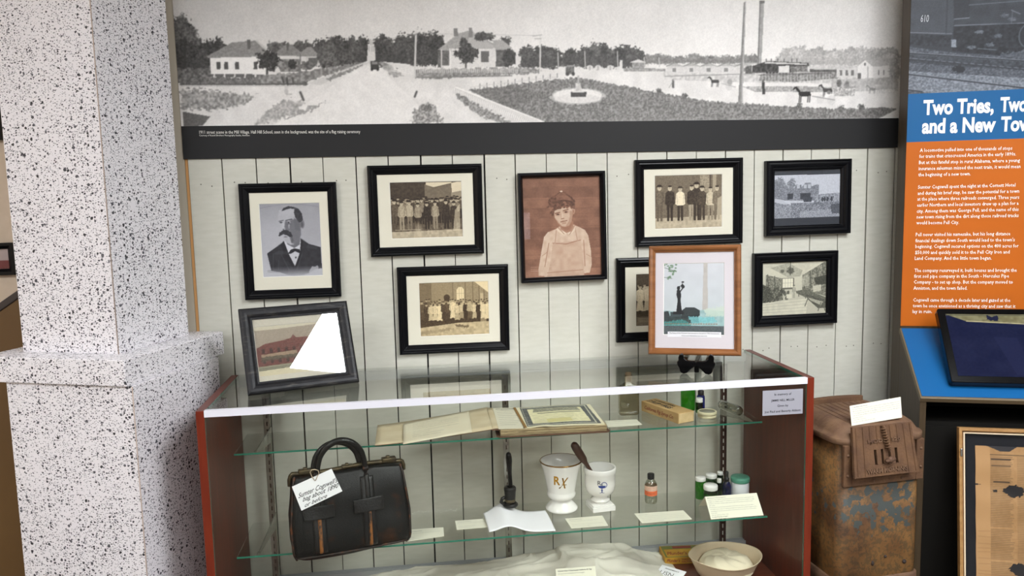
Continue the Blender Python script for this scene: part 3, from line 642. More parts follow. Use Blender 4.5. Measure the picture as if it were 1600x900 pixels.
def framed(label, M, w_, h_, fw, fh, canvas, pw=None, ph=None, poff=(0, 0), moff=(0, 0), prof=two_step, th=.02, m_fr=None, m_mt=None, glassm=None, name='picture_frame', group='framed photographs on the plank wall', caption=None):
    """M: frame centre, local x right, y up, z towards the room; fw = moulding width"""
    t = thing(name, label, 'picture frame', M, group)
    ow, oh = w_-2*fw, h_-2*fw
    fix(MB().sweep_rect(w_, h_, prof(fw, th)).build('moulding', m_fr or m_black, t, bevel=.0006, seg=1))
    MB().box(-ow/2-.004, ow/2+.004, -oh/2-.004, oh/2+.004, .0005, .002).build('backing_board', m_blackmat, t)
    zp = th*.18
    if pw is None: pw, ph = ow+.002, oh+.002
    else:
        mb = MB(); z = zp+.0016; x0, x1, y0, y1 = -ow/2-.002, ow/2+.002, -oh/2-.002, oh/2+.002
        a0, a1, b0, b1 = poff[0]-pw/2, poff[0]+pw/2, poff[1]-ph/2, poff[1]+ph/2; e = .0014
        out = [(x0, y0), (x1, y0), (x1, y1), (x0, y1)]; mid = [(a0, b0), (a1, b0), (a1, b1), (a0, b1)]; inn = [(a0+e, b0+e), (a1-e, b0+e), (a1-e, b1-e), (a0+e, b1-e)]
        vs = [(x, y, z) for x, y in out]+[(x, y, z) for x, y in mid]+[(x, y, zp+.0003) for x, y in inn]
        mb.add(vs, [(i, (i+1) % 4, 4+(i+1) % 4, 4+i) for i in range(4)]); mb.add(vs, [(4+i, 4+(i+1) % 4, 8+(i+1) % 4, 8+i) for i in range(4)], mi=1)
        mb.build('mat_board', [m_mt or m_mat, m_matwhite], t)
    print_mesh('photograph', canvas, pw, ph, t, T(poff[0], poff[1], zp))
    if caption: caption(t, M)
    MB().box(-ow/2-.001, ow/2+.001, -oh/2-.001, oh/2+.001, th*.36, th*.36+.0012).build('glazing', glassm or m_framegl, t)
    return t
def wallM(x, z, rot=0): return frame_matrix((x, -.0015, z), (math.cos(R(rot)), 0, math.sin(R(rot))), (-math.sin(R(rot)), 0, math.cos(R(rot))))

def cv_portrait():
    c = Canvas(150, 188, 178); c.vgrad(0, 187, 168, 205); c.noise(6, 18)
    c.ell(46, 100, 60, 70, 205, .6, soft=.5); c.ell(120, 70, 40, 50, 176, .6, soft=.5)
    for x in range(0, 150): y = 3+9*((x-75)/75)**2; c.line(x, y, x+1, y, 1, 140, .6)
    def tr(x, y): return ((410+x/6-402.5)/101*150, (290+y/6-318)/116*188)
    c.tr = tr; P, E, Ln = c.poly, c.ell, c.line
    P([(8, 635), (90, 585), (160, 540), (190, 515), (350, 500), (372, 515), (430, 555), (545, 590), (550, 790), (480, 800), (430, 830), (350, 850), (270, 860), (190, 840), (120, 815), (40, 800)], 40, tex=8, cell=8)
    P([(180, 515), (350, 495), (350, 600), (280, 765), (225, 650), (190, 570)], 218, tex=5)
    P([(205, 500), (345, 480), (342, 560), (285, 592), (215, 556)], 112)
    P([(150, 235), (136, 300), (132, 345), (140, 420), (152, 470), (178, 505), (205, 535), (245, 560), (290, 556), (332, 528), (352, 470), (362, 380), (360, 300), (320, 230), (240, 215)], 196, tex=5, cell=6)
    P([(252, 330), (300, 318), (362, 330), (356, 470), (332, 528), (290, 556), (250, 540), (262, 470), (240, 425), (246, 380)], 104, .85); P([(290, 300), (345, 330), (352, 430), (300, 420)], 96, .5)
    P([(204, 335), (232, 335), (240, 425), (206, 425), (196, 385)], 96, .8); P([(176, 350), (196, 350), (192, 400), (176, 412)], 214, .7)
    E(374, 366, 22, 42, 122); E(372, 372, 12, 26, 88)
    c.blur(2, (30, 20, 110, 110))
    P([(176, 240), (196, 212), (246, 196), (300, 204), (346, 224), (376, 268), (384, 325), (366, 346), (344, 352), (322, 322), (306, 300), (297, 255), (305, 224), (262, 218), (222, 228), (192, 238)], 50, tex=12, cell=3); P([(300, 206), (330, 216), (326, 226), (300, 222)], 96, .6)
    Ln(144, 336, 188, 328, 1.8, 70); Ln(212, 330, 274, 318, 2.2, 66); E(164, 347, 17, 7, 104); E(163, 347, 6, 6, 46); E(243, 350, 21, 12, 128); E(240, 350, 9, 8, 60); E(252, 346, 6, 5, 190); Ln(222, 364, 264, 366, 1.2, 90)
    E(184, 412, 9, 6, 90, .8)
    P([(132, 474), (140, 448), (166, 424), (196, 416), (232, 426), (262, 446), (272, 470), (262, 490), (240, 484), (214, 470), (186, 460), (160, 466), (144, 478)], 46, tex=14, rag=1)
    E(202, 484, 20, 6, 120); E(212, 510, 26, 12, 186, .6, soft=.4); P([(240, 500), (262, 470), (280, 520), (262, 545)], 84, .6)
    P([(218, 642), (240, 606), (286, 594), (338, 606), (336, 644), (288, 622), (244, 644)], 26); E(292, 681, 9, 9, 70); P([(180, 515), (214, 556), (280, 592), (246, 606), (222, 634), (190, 572)], 232); P([(350, 500), (338, 560), (282, 592), (330, 604), (352, 580)], 226)
    P([(182, 520), (150, 560), (180, 660), (262, 790), (280, 765), (225, 650)], 30); P([(352, 505), (372, 520), (352, 640), (282, 790), (278, 765), (336, 640)], 26)
    for a in ((70, 640, 60, 780), (150, 650, 220, 800), (360, 640, 300, 790), (120, 700, 110, 790)): Ln(*a, 1.6, 76, .7)
    P([(120, 610), (220, 622), (216, 650), (70, 645)], 84, .35); P([(420, 560), (520, 590), (500, 610), (400, 590)], 74, .4)
    P([(420, 810), (450, 770), (480, 775), (505, 760), (520, 790), (500, 850), (410, 850)], 200, .8, rag=1)
    c.tr = None
    c.a[150:] = c.a[150:]*(1-np.clip((c.Y[150:]-160)/28, 0, 1)[..., None])+206*np.clip((c.Y[150:]-160)/28, 0, 1)[..., None]
    c.line(12, 170, 62, 171, 1, 90, .8); c.line(12, 173.5, 62, 174.5, 1, 100, .7); c.blur(1)
    c.noise(3, 2); c.tone((14, 14, 20), (240, 241, 248)); return c
def cv_boy():
    c = Canvas(200, 256, 112); W, H = 200, 256
    for i, y in enumerate(range(0, 256, 26)): c.poly([(0, y), (200, y+3), (200, y+28), (0, y+25)], [118, 106, 124, 110, 120, 104, 114, 128, 118, 134][i % 10], tex=12, cell=16)
    c.noise(8, 22); c.noise(6, 3)
    for y in (24, 56, 92, 124, 160, 196): c.line(0, y, 200, y+4, 1.2, 92, .6)
    # shirt and overalls
    c.poly([(84, 132), (96, 124), (128, 122), (140, 128), (158, 138), (166, 152), (172, 190), (174, 226), (168, 248), (150, 250), (150, 256), (54, 256), (50, 252), (36, 250), (36, 232), (44, 190), (52, 152), (62, 140)], 204, tex=12, cell=9)
    c.poly([(74, 168), (146, 164), (150, 200), (154, 256), (56, 256), (66, 220)], 190, tex=10, cell=10); c.line(74, 168, 108, 172, 1.6, 130); c.line(108, 172, 146, 163, 1.6, 130)
    c.line(80, 168, 84, 136, 3, 178); c.line(138, 164, 132, 130, 3, 178); c.line(64, 168, 52, 228, 2, 128, .7); c.line(154, 164, 156, 230, 2, 128, .7); c.line(58, 244, 150, 240, 2, 150, .8); c.line(46, 200, 60, 190, 1.5, 150, .7); c.line(160, 200, 170, 206, 1.5, 150, .7)
    c.poly([(88, 128), (98, 134), (112, 142), (104, 150), (90, 140), (84, 134)], 224); c.poly([(112, 142), (126, 124), (134, 124), (132, 138), (118, 150)], 220); c.line(86, 126, 104, 146, 1.4, 110); c.line(134, 122, 118, 148, 1.4, 116)
    c.poly([(94, 112), (122, 110), (124, 128), (110, 140), (96, 130)], 150)
    # head, tilted
    def tr(x, y): return ((24+x/10)*1.613, (13+y/10)*1.652)
    c.tr = tr; P, E, Ln = c.poly, c.ell, c.line
    P([(330, 590), (556, 560), (560, 640), (510, 720), (440, 740), (350, 680)], 150, tex=6); P([(350, 640), (480, 640), (540, 580), (500, 690), (420, 700)], 122, .6)
    P([(248, 400), (300, 370), (400, 345), (500, 335), (545, 390), (548, 470), (528, 560), (480, 625), (425, 645), (372, 632), (318, 590), (262, 500)], 196, tex=5, cell=8)
    P([(500, 400), (548, 400), (545, 480), (520, 570), (470, 630), (430, 640), (480, 560), (505, 480)], 156, .7); P([(262, 500), (300, 540), (370, 630), (330, 600)], 160, .6)
    E(562, 402, 24, 52, 178); E(560, 410, 12, 30, 132)
    c.blur(2, (50, 60, 140, 140))
    E(308, 448, 42, 24, 158, .7, soft=.4); E(442, 416, 42, 24, 158, .7, soft=.4)
    E(312, 450, 30, 11, 92); E(444, 417, 28, 11, 96); E(314, 450, 10, 10, 34); E(442, 417, 10, 10, 36); Ln(270, 432, 345, 418, 2.2, 92); Ln(398, 396, 478, 378, 2.2, 92)
    P([(372, 440), (392, 436), (402, 500), (392, 520), (366, 516)], 212, .7); Ln(366, 518, 408, 512, 1.8, 112); Ln(362, 440, 362, 500, 1.2, 158, .6)
    Ln(354, 566, 456, 548, 2.2, 112); E(408, 576, 36, 9, 170); Ln(376, 596, 440, 588, 1.4, 146); E(404, 544, 30, 7, 182)
    P([(170, 300), (160, 240), (190, 198), (280, 150), (345, 108), (400, 96), (470, 140), (545, 182), (584, 240), (592, 300), (580, 372), (545, 372), (505, 318), (440, 330), (380, 330), (330, 368), (262, 392), (246, 470), (206, 440), (190, 370)], 84, tex=26, cell=3, rag=1.5)
    r = random.Random(4)
    for i in range(46): x = r.uniform(180, 560); y = r.uniform(250, 350)+(60 if x < 260 else 0)*r.random(); E(x, y, 20, 16, r.choice([56, 70, 104, 132]), .8, rag=.6)
    for x, y in ((160, 330), (205, 420), (232, 452), (420, 345), (470, 322), (350, 352)): E(x, y, 18, 14, 76, rag=.6)
    P([(285, 165), (372, 112), (420, 120), (520, 205), (535, 250), (470, 232), (380, 226), (300, 232)], 112, .9, tex=16, cell=4); P([(340, 236), (420, 226), (540, 252), (580, 300), (560, 320), (500, 262), (420, 248), (350, 254)], 56, .8); P([(440, 150), (540, 186), (580, 260), (560, 250), (520, 200)], 60, .8); E(376, 98, 22, 12, 214)
    c.tr = None
    for y in (228, 233, 238): c.line(16, y, 84 if y < 230 else 50, y, 1.2, 200, .6)
    c.noise(3, 1.5); g = (c.a.mean(2)/255).clip(0, 1)[..., None]; c.a = np.where(g < .55, np.array((40, 20, 14.))*(1-g/.55)+np.array((164, 118, 94.))*(g/.55), np.array((164, 118, 94.))*(1-(g-.55)/.45)+np.array((255, 246, 224.))*((g-.55)/.45)); return c
def group_photo(seed, W, H, bg, people, ground=.86, lo=(26, 14, 5), hi=(250, 236, 204)):
    c = Canvas(W, H, 90); bg(c); c.n += seed*31
    people(c); c.blur(1); c.noise(6, 1.6); c.a = 118+(c.a-118)*1.22; c.tone(lo, hi); return c
def cv_crowd():
    r = random.Random(4)
    def bg(c):
        c.poly([(0, 0), (112, 0), (112, 70), (0, 70)], 62, tex=10, cell=5); c.poly([(108, 8), (136, 20), (160, 16), (190, 8), (190, 60), (108, 70)], 112, tex=9, cell=5); c.poly([(112, 0), (192, 0), (192, 6), (136, 18), (112, 10)], 214); c.poly([(190, 6), (224, 0), (224, 40), (192, 36)], 214); c.poly([(190, 36), (224, 30), (224, 60), (190, 60)], 150, tex=8)
        c.poly([(0, 144), (224, 138), (224, 176), (0, 176)], 176, tex=18, cell=6); c.poly([(0, 140), (224, 132), (224, 150), (0, 154)], 96, tex=22, cell=5)
    def pp(c):
        for i in range(46): c.person(r.uniform(4, 220), r.uniform(112, 122), r.uniform(60, 68), r.choice([50, 66, 150, 90, 110]), 44, r.choice([160, 185]), r.choice([30, 46, 60]))
        for i in range(14): c.person(8+i*15+r.uniform(-2, 2), r.uniform(126, 134), r.uniform(72, 80), r.choice([56, 66, 130, 84]), 46, 180, r.choice([34, 50]))
        for x, h, t, l in ((12, 94, 88, 80), (34, 88, 168, 150), (58, 90, 176, 120), (84, 82, 150, 50), (112, 84, 52, 44), (138, 86, 160, 140), (172, 90, 56, 46), (196, 84, 60, 50)): c.person(x, 148, h, t, l, 186, 40)
        c.ell(84, 150, 10, 24, 205, .5, soft=.3); c.poly([(200, 90), (216, 70), (214, 154), (192, 156)], 214, .6, tex=10)
        c.line(12, 148, 90, 148, 1.4, 220, .8); c.poly([(0, 0), (224, 0), (224, 2.4), (0, 2.4)], 40)
    return group_photo(1, 224, 176, bg, pp)
def cv_women():
    r = random.Random(9)
    def bg(c):
        c.poly([(0, 0), (224, 0), (224, 70), (0, 70)], 150, tex=10, cell=3)
        c.poly([(0, 0), (38, 0), (38, 70), (0, 70)], 118, tex=12, cell=2)
        for y in range(2, 70, 5): c.line(40, y, 106, y+1, 1, 118, .6)
        for x in (38, 108, 148, 172, 192, 208): c.line(x, 0, x, 72, 2.4, 110)
        c.poly([(176, 0), (224, 0), (224, 40)], 226); c.poly([(120, 60), (120, 26), (126, 18), (138, 18), (144, 26), (144, 60)], 226); [c.line(x, 20, x, 60, 1, 170) for x in (128, 136)]; c.line(120, 38, 144, 38, 1, 170)
        c.ell(88, 50, 10, 10, 66); c.poly([(80, 50), (96, 50), (96, 64), (80, 64)], 60); c.poly([(196, 40), (206, 40), (206, 66), (196, 66)], 190)
        c.poly([(0, 130), (224, 124), (224, 176), (0, 176)], 184, tex=20, cell=7); c.poly([(0, 122), (224, 118), (224, 132), (120, 134), (0, 146)], 66, tex=18)
        c.poly([(108, 138), (160, 144), (150, 152), (120, 146)], 90, .8, rag=3); c.poly([(0, 158), (100, 150), (110, 156), (0, 170)], 130, .5, tex=18, rag=3)
    def pp(c):
        for i in range(26): c.person(6+i*8.4, r.uniform(112, 116), r.uniform(50, 60), r.choice([70, 190, 205, 110]), 80, r.choice([160, 180]), None)
        for i, (t, l) in enumerate([(90, 80), (70, 66), (206, 190), (214, 205), (226, 218), (76, 66), (84, 70), (222, 216), (206, 176), (196, 160), (60, 56), (180, 90), (214, 180), (60, 56), (220, 214), (222, 214)]): c.person(8+i*14, 128+r.uniform(-3, 4), r.uniform(60, 70), t, l, 185, None, 1.15, skirt=True)
        c.poly([(196, 76), (212, 76), (214, 134), (194, 134)], 214, .5)
    return group_photo(2, 224, 176, bg, pp, lo=(34, 18, 4), hi=(250, 230, 184))
def cv_boys(n=8):
    r = random.Random(5)
    def bg(c):
        c.poly([(0, 0), (224, 0), (224, 140), (0, 140)], 112, tex=14, cell=3)
        for y in range(4, 140, 6): c.line(0, y, 224, y, 1, 92, .5)
        c.poly([(150, 0), (180, 0), (180, 60), (150, 60)], 150, tex=24, cell=3); c.line(184, 0, 184, 140, 3, 70); c.poly([(192, 0), (204, 0), (204, 120), (192, 120)], 160, tex=8)
        c.poly([(0, 140), (224, 134), (224, 176), (0, 176)], 176, tex=16, cell=7)
        for i in range(4): c.line(8, 158+i*4, 88-i*9, 157+i*4, 1, 220, .7)
    def pp(c):
        for x, h, t, l, f in ((16, 118, 104, 96, 44), (50, 116, 56, 50, None), (84, 112, 232, 54, 60), (122, 116, 58, 160, None), (138, 124, 60, 50, 40), (156, 112, 70, 60, 44), (184, 108, 196, 140, None), (206, 112, 120, 110, None)): c.person(x, 150, h, t, l, 190, f)
        c.poly([(208, 80), (224, 70), (224, 156), (204, 152)], 200, .6, soft if False else 0)
    return group_photo(3, 224, 176, bg, pp)
def cv_hidden():
    r = random.Random(8)
    def bg(c): c.poly([(0, 0), (224, 0), (224, 150), (0, 150)], 70, tex=12); c.poly([(0, 144), (224, 140), (224, 176), (0, 176)], 110, tex=12)
    def pp(c):
        for i in range(12): c.person(10+i*19, 104, 70, r.choice([60, 180]), 60, 180, None)
        for i in range(9): c.person(14+i*24, 134, 96, [214, 206, 80][i % 3], [210, 190, 70][i % 3], 186, None, 1.1, skirt=True)
        for i in range(3): c.line(8, 150+i*5, 60, 150+i*5, 1, 210, .8)
    return group_photo(6, 224, 176, bg, pp, lo=(34, 24, 14), hi=(236, 222, 190))
def cv_ruin():
    c = Canvas(230, 186, 36); c.poly([(0, 16), (230, 18), (230, 160), (0, 158)], 214, tex=10, cell=3)
    c.a[:15] = 44; c.poly([(170, 0), (230, 0), (230, 14), (170, 14)], (74, 40, 44))
    for x, y in ((8, 50), (22, 40), (16, 66), (30, 58), (10, 84), (60, 46)): c.ell(x, y, 14, 16, 130, .9, tex=50, rag=.7)
    c.poly([(14, 66), (36, 60), (36, 50), (50, 52), (50, 60), (74, 58), (74, 48), (96, 50), (96, 58), (108, 44), (128, 44), (130, 56), (148, 50), (156, 52), (154, 104), (20, 100)], 134, tex=34, cell=2.5)
    for x in (48, 92, 108): c.poly([(x, 78), (x+20, 78), (x+18, 96), (x, 98)], 52, tex=16)
    [c.poly([(x, 50), (x+10, 50), (x+10, 62), (x, 62)], 200) for x in (80, 104, 118)]
    c.poly([(100, 92), (134, 92), (130, 108), (104, 108)], 60, tex=18); c.poly([(136, 84), (230, 80), (230, 110), (140, 112)], 150, tex=44, cell=3); [c.line(x, 84, x+2, 108, 1.5, 210) for x in range(150, 228, 12)]; [c.ell(x, 100, 4, 8, 56, rag=.5) for x in (168, 176, 186, 200)]
    c.poly([(0, 96), (30, 100), (66, 120), (80, 158), (0, 158)], 150, tex=44, cell=2.2); c.poly([(0, 92), (34, 98), (56, 112), (40, 114), (0, 104)], 220, .8); c.poly([(60, 110), (230, 110), (230, 160), (60, 160)], 130, tex=56, cell=2.2); c.poly([(90, 136), (230, 134), (230, 160), (90, 160)], 190, .5, tex=30, rag=4)
    c.poly([(198, 120), (230, 114), (230, 150), (200, 150)], 66, .8, tex=24, rag=3)
    c.poly([(0, 159), (230, 160), (230, 186), (0, 186)], 40); c.noise(5, 1.2)
    c.tone((16, 20, 28), (232, 236, 246)); return c
def cv_workshop():
    c = Canvas(224, 178, 150); c.vgrad(0, 177, 214, 190)
    c.poly([(0, 0), (224, 0), (180, 14), (140, 46), (86, 48), (34, 22), (0, 10)], 205, tex=8, cell=8); c.poly([(30, 18), (90, 4), (140, 30), (132, 50), (90, 52)], 150, .7, tex=24, cell=4)
    c.poly([(14, 40), (70, 54), (74, 108), (14, 120)], 120, tex=50, cell=3); c.poly([(140, 46), (224, 0), (224, 120), (140, 96)], 116, tex=50, cell=4)
    c.poly([(68, 54), (112, 54), (112, 92), (68, 92)], 96); c.poly([(72, 56), (108, 56), (108, 86), (72, 86)], 236); [c.line(x, 56, x, 86, 1, 150) for x in (81, 90, 99)]; c.line(72, 70, 108, 70, 1, 150)
    c.ell(98, 30, 12, 12, 60, .8, tex=30, rag=.6); c.line(98, 0, 98, 44, 2.4, 50); c.ell(70, 30, 7, 6, 66, .8, rag=.6)
    for x0, y0, x1, y1 in ((150, 50, 148, 92), (166, 38, 170, 90), (188, 24, 196, 80), (210, 10, 214, 76), (20, 40, 24, 110), (44, 46, 46, 104)): c.line(x0, y0, x1, y1, 3, 66)
    c.poly([(180, 56), (224, 48), (224, 80), (186, 78)], 46, tex=18); c.poly([(136, 54), (160, 44), (164, 84), (138, 84)], 190, .6, tex=26); c.poly([(176, 84), (206, 80), (206, 100), (178, 104)], 218, .8)
    c.poly([(0, 70), (30, 84), (34, 130), (0, 136)], 56, tex=36); c.poly([(30, 90), (70, 92), (74, 126), (24, 134)], 92, tex=56, cell=3)
    for i in range(14): c.ell(14+i*6+random.Random(i).uniform(-3, 3), 96+random.Random(i+50).uniform(-8, 26), 5, 7, 48, .8, tex=20, rag=.7)
    c.poly([(0, 134), (160, 124), (154, 178), (0, 178)], 214, tex=10, cell=10); [c.line(0, 140+i*9, 160, 132+i*11, 1.2, 150, .7) for i in range(5)]
    c.poly([(118, 98), (150, 94), (224, 124), (224, 138), (150, 120), (120, 106)], 90, tex=30); c.poly([(150, 110), (224, 132), (224, 160), (196, 160), (160, 128)], 70, tex=36); c.poly([(160, 122), (214, 138), (206, 150), (170, 132)], 190, .8, tex=20)
    for a in ((160, 124, 150, 150), (206, 140, 196, 168), (214, 140, 220, 168), (150, 100, 152, 124), (128, 100, 128, 116)): c.line(*a, 3, 80)
    c.person(111, 122, 44, 176, 160, 190, 60); c.poly([(86, 108), (104, 108), (104, 122), (86, 122)], 222)
    c.noise(6, 1.6); c.tone((34, 36, 30), (252, 248, 224)); return c
def cv_statue():
    c = Canvas(170, 204, 236); c.vgrad(0, 203, (206, 209, 214), (190, 200, 202)); c.noise(4, 20)
    c.poly([(112, 0), (122, 0), (124, 142), (108, 142)], (186, 182, 176), tex=5, cell=8)
    c.poly([(0, 134), (40, 138), (120, 132), (170, 136), (170, 190), (0, 190)], (156, 186, 186), tex=14, cell=8); c.poly([(110, 132), (170, 120), (170, 150), (120, 150)], (200, 214, 196), .7, rag=4)
    c.poly([(0, 150), (96, 146), (100, 168), (0, 176)], (58, 70, 70), tex=12, cell=5); c.poly([(50, 152), (52, 134), (62, 126), (88, 126), (102, 134), (102, 148), (90, 156), (50, 158)], (48, 56, 58), tex=8); c.poly([(0, 138), (14, 136), (18, 148), (14, 156), (0, 156)], (52, 60, 62)); c.poly([(20, 138), (48, 140), (50, 150), (20, 152)], (62, 76, 78))
    c.poly([(0, 166), (60, 160), (80, 178), (0, 184)], (70, 140, 136), .8, tex=16, rag=3); c.poly([(70, 152), (140, 154), (150, 166), (80, 172)], (120, 190, 194), .8, tex=14, rag=3)
    [c.line(x, 172, x+3, 172, 2, (150, 110, 84)) for x in range(6, 150, 7)]; c.poly([(0, 178), (170, 178), (170, 204), (0, 204)], (84, 92, 94), tex=12); 
    D = (26, 28, 32)
    c.poly([(36, 138), (40, 104), (36, 90), (38, 78), (44, 74), (48, 80), (50, 92), (48, 104), (52, 138)], D); c.ell(42, 71, 4.5, 5.5, D); c.line(46, 82, 58, 66, 3.2, D); c.line(38, 80, 46, 66, 2.6, D); c.poly([(50, 68), (60, 66), (58, 72), (52, 72)], D); c.poly([(52, 56), (55, 60), (59, 64), (57, 68), (49, 68), (48, 64), (52, 60)], D); c.ell(54, 54, 4, 2.2, D); c.poly([(28, 138), (58, 138), (58, 146), (26, 146)], D)
    r = random.Random(2)
    for i in range(26): x = r.uniform(0, 36); c.ell(x, r.uniform(2, 58)*(1-x/60), 3.2, 2.2, (96, 128, 96), .8, rag=.6)
    c.line(0, 12, 30, 22, 1.2, (80, 96, 80)); c.line(0, 40, 24, 44, 1.2, (80, 96, 80)); return c
def cv_brick():
    c = Canvas(180, 140, (196, 182, 158)); c.poly([(0, 0), (180, 0), (180, 10), (0, 12)], (238, 232, 206)); c.poly([(0, 14), (180, 4), (180, 60), (0, 60)], (190, 178, 158), tex=8)
    c.poly([(0, 62), (20, 50), (60, 44), (74, 40), (80, 30), (86, 40), (110, 40), (126, 44), (134, 62), (126, 112), (0, 118)], (130, 70, 62), tex=20, cell=2.4)
    for i in range(9): c.line(0, 60+i*6, 130, 48+i*7, 1, (92, 50, 46), .6)
    for x in range(12, 124, 16): c.poly([(x, 64), (x+6, 63), (x+6, 76), (x, 77)], (70, 40, 40)); c.poly([(x, 92), (x+6, 91), (x+6, 104), (x, 105)], (66, 40, 40))
    c.poly([(10, 80), (84, 74), (84, 90), (10, 94)], (200, 184, 150), .8, tex=14); c.poly([(8, 86), (90, 84), (90, 94), (8, 98)], (90, 84, 66), .8, tex=20, rag=2)
    c.poly([(0, 112), (180, 104), (180, 116), (0, 126)], (168, 168, 140)); c.poly([(0, 124), (180, 114), (180, 140), (0, 140)], (240, 232, 196))
    for y in (118, 122): c.line(2, y, 110, y-5, 1.2, (60, 60, 60), .8)
    c.line(70, 108, 110, 105, 1, (60, 60, 60), .8); c.poly([(170, 10), (180, 9), (180, 112), (170, 113)], (226, 220, 196)); c.noise(4, 2); return c

framed('black frame with grey portrait of a mustached man, top left of the plank wall', wallM(-.681, 1.397, 0), .308, .3765, .030, .03, cv_portrait(), .192, .24, (.001, .003))
framed('black frame with sepia crowd of people by a dark shed, upper middle left', wallM(-.237, 1.486, .1), .376, .299, .030, .03, cv_crowd(), .238, .187, (.001, .001))
framed('black frame with sepia row of women before a brick building', wallM(-.156, 1.150, -.2), .3735, .296, .0305, .03, cv_women(), .2355, .1835, (.002, .001))
framed('thin black frame with large reddish portrait of a boy in a cap and overalls', wallM(.222, 1.418, .6), .2975, .3695, .0155, .03, cv_boy(), prof=box_prof, th=.026)
framed('black frame with sepia photo of eight boys standing in a line', wallM(.670, 1.491, .3), .3855, .297, .0325, .03, cv_boys(), .2435, .185, (0, .002))
framed('black framed sepia group photo half hidden behind the honey oak frame', wallM(.601, 1.156, -.3), .3855, .295, .0325, .03, cv_hidden(), .2435, .185, (0, -.002))
framed('black frame with bluish photo of a ruined brick building, top right', wallM(1.105, 1.497, .5), .3165, .263, .0345, .03, cv_ruin(), prof=cove_prof, th=.024)
framed('black frame with photo of a workshop interior, lower right of the wall', wallM(1.063, 1.175, .3), .3145, .262, .0365, .03, cv_workshop(), prof=cove_prof, th=.024)

# small framed picture far left, on the beige wall
c = Canvas(60, 40, (196, 178, 176)); c.poly([(0, 24), (60, 22), (60, 40), (0, 40)], (120, 44, 46)); c.person(24, 34, 34, 30, 30, 170); c.person(44, 36, 30, 190, 60, 170); c.ell(8, 26, 5, 9, (214, 190, 180)); c.line(40, 24, 40, 36, 2, (240, 240, 240))
q0 = hit(24, 404, (0, .39, 0), (0, 1, 0))
framed('small black framed colour photo on the beige wall left of the column', frame_matrix((q0[0]-.11, .3985, q0[2]), (1, 0, 0), (0, 0, 1)), .22, .116, .022, .02, c, prof=box_prof, th=.02, group='frames on the beige wall')
q0 = hit(2, 190, (0, .39, 0), (0, 1, 0))
c = Canvas(20, 20, (120, 110, 100))
framed('black edged frame high on the beige wall at the left edge', frame_matrix((q0[0]-.10, .3985, q0[2]), (1, 0, 0), (0, 0, 1)), .20, .13, .022, .02, c, prof=box_prof, th=.02, group='frames on the beige wall')

# brown slanted panel behind the column at far left
a = hit(30, 466, (0, .12, 0), (0, 1, 0)); b_ = hit(0, 487, (0, .12, 0), (0, 1, 0))
dx = a[0]-b_[0]; sl = (a[2]-b_[2])/dx
t = thing('sloped_panel', 'brown sloped panel with dark rim behind the speckled column', 'panel', T(-1.75, .16, 0))
xl, xr = -2.3+1.75, a[0]+.10+1.75
zt_ = lambda x: a[2]+sl*(x-1.75-a[0])
poly = [(xl, .25), (xr, .25), (xr, zt_(xr)), (xl, max(.5, zt_(xl)))]
MF = Matrix.Rotation(R(90), 4, 'X')
fix(MB().prism(poly, 0, .05, MF).build('panel_face', m_brown, t))
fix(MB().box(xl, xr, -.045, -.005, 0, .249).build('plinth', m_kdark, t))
mb = MB(); mb.prism([(xl, zt_(xl)-.002), (xr, zt_(xr)-.002), (xr, zt_(xr)+.026), (xl, zt_(xl)+.026)], -.006, .056, MF); fix(mb.build('rim', m_rim, t, bevel=.004))

# ------------------------------------------------------------------ speckled column
TH = -.3595; ca, sa_ = math.cos(TH), math.sin(TH)
A = np.array([-ca, -sa_]); B = np.array([-sa_, ca]); c0 = np.array([-1.0691, -.4597])
zt = .1463+.965; hh = .0737
t = thing('display_column', 'tall square speckled white column with wider base and ledge', 'column', T(c0[0]-.15, c0[1]+.2, 0)); Ti = t.matrix_world.inverted()
def rect(o, l, d): return [tuple(o), tuple(o+l*A), tuple(o+l*A+d*B), tuple(o+d*B)][::-1]
o_ = c0+.0781*A+.0742*B
fix(MB().prism(rect(o_, .3208, .3168), zt, CEIL-.002).build('shaft', m_speck, t, Ti, bevel=.0015))
P1 = c0+.4591*B; P2 = c0+.47*A; P3 = P2+.4591*B
fix(MB().prism([tuple(c0), tuple(P1), (-.985, -.004), (-1.072, -.004), (-1.072, .028), tuple(P3), tuple(P2)], zt-hh, zt).build('ledge', m_speck, t, Ti, bevel=.003))
o_ = c0+.004*A+.006*B
fix(MB().prism(rect(c0-.0098*A+.010*B+.012*A*0, .412, .40), 0, zt-hh).build('base', m_speck, t, Ti, bevel=.0015))
# joint lines down the front corners
o1 = c0+.0781*A+.0742*B; o2 = c0-.0098*A+.010*B
for (q, z0, z1) in ((o1, zt, CEIL-.01), (o2, 0, zt-hh-.001)):
    mb = MB(); mb.tube([(q[0], q[1], z0), (q[0], q[1], (z0+z1)/2), (q[0], q[1], z1)], .0016, 8); plabel(mb.build('corner_seam', m_seam, t, Ti), 'beige joint line')
def glow(): pass
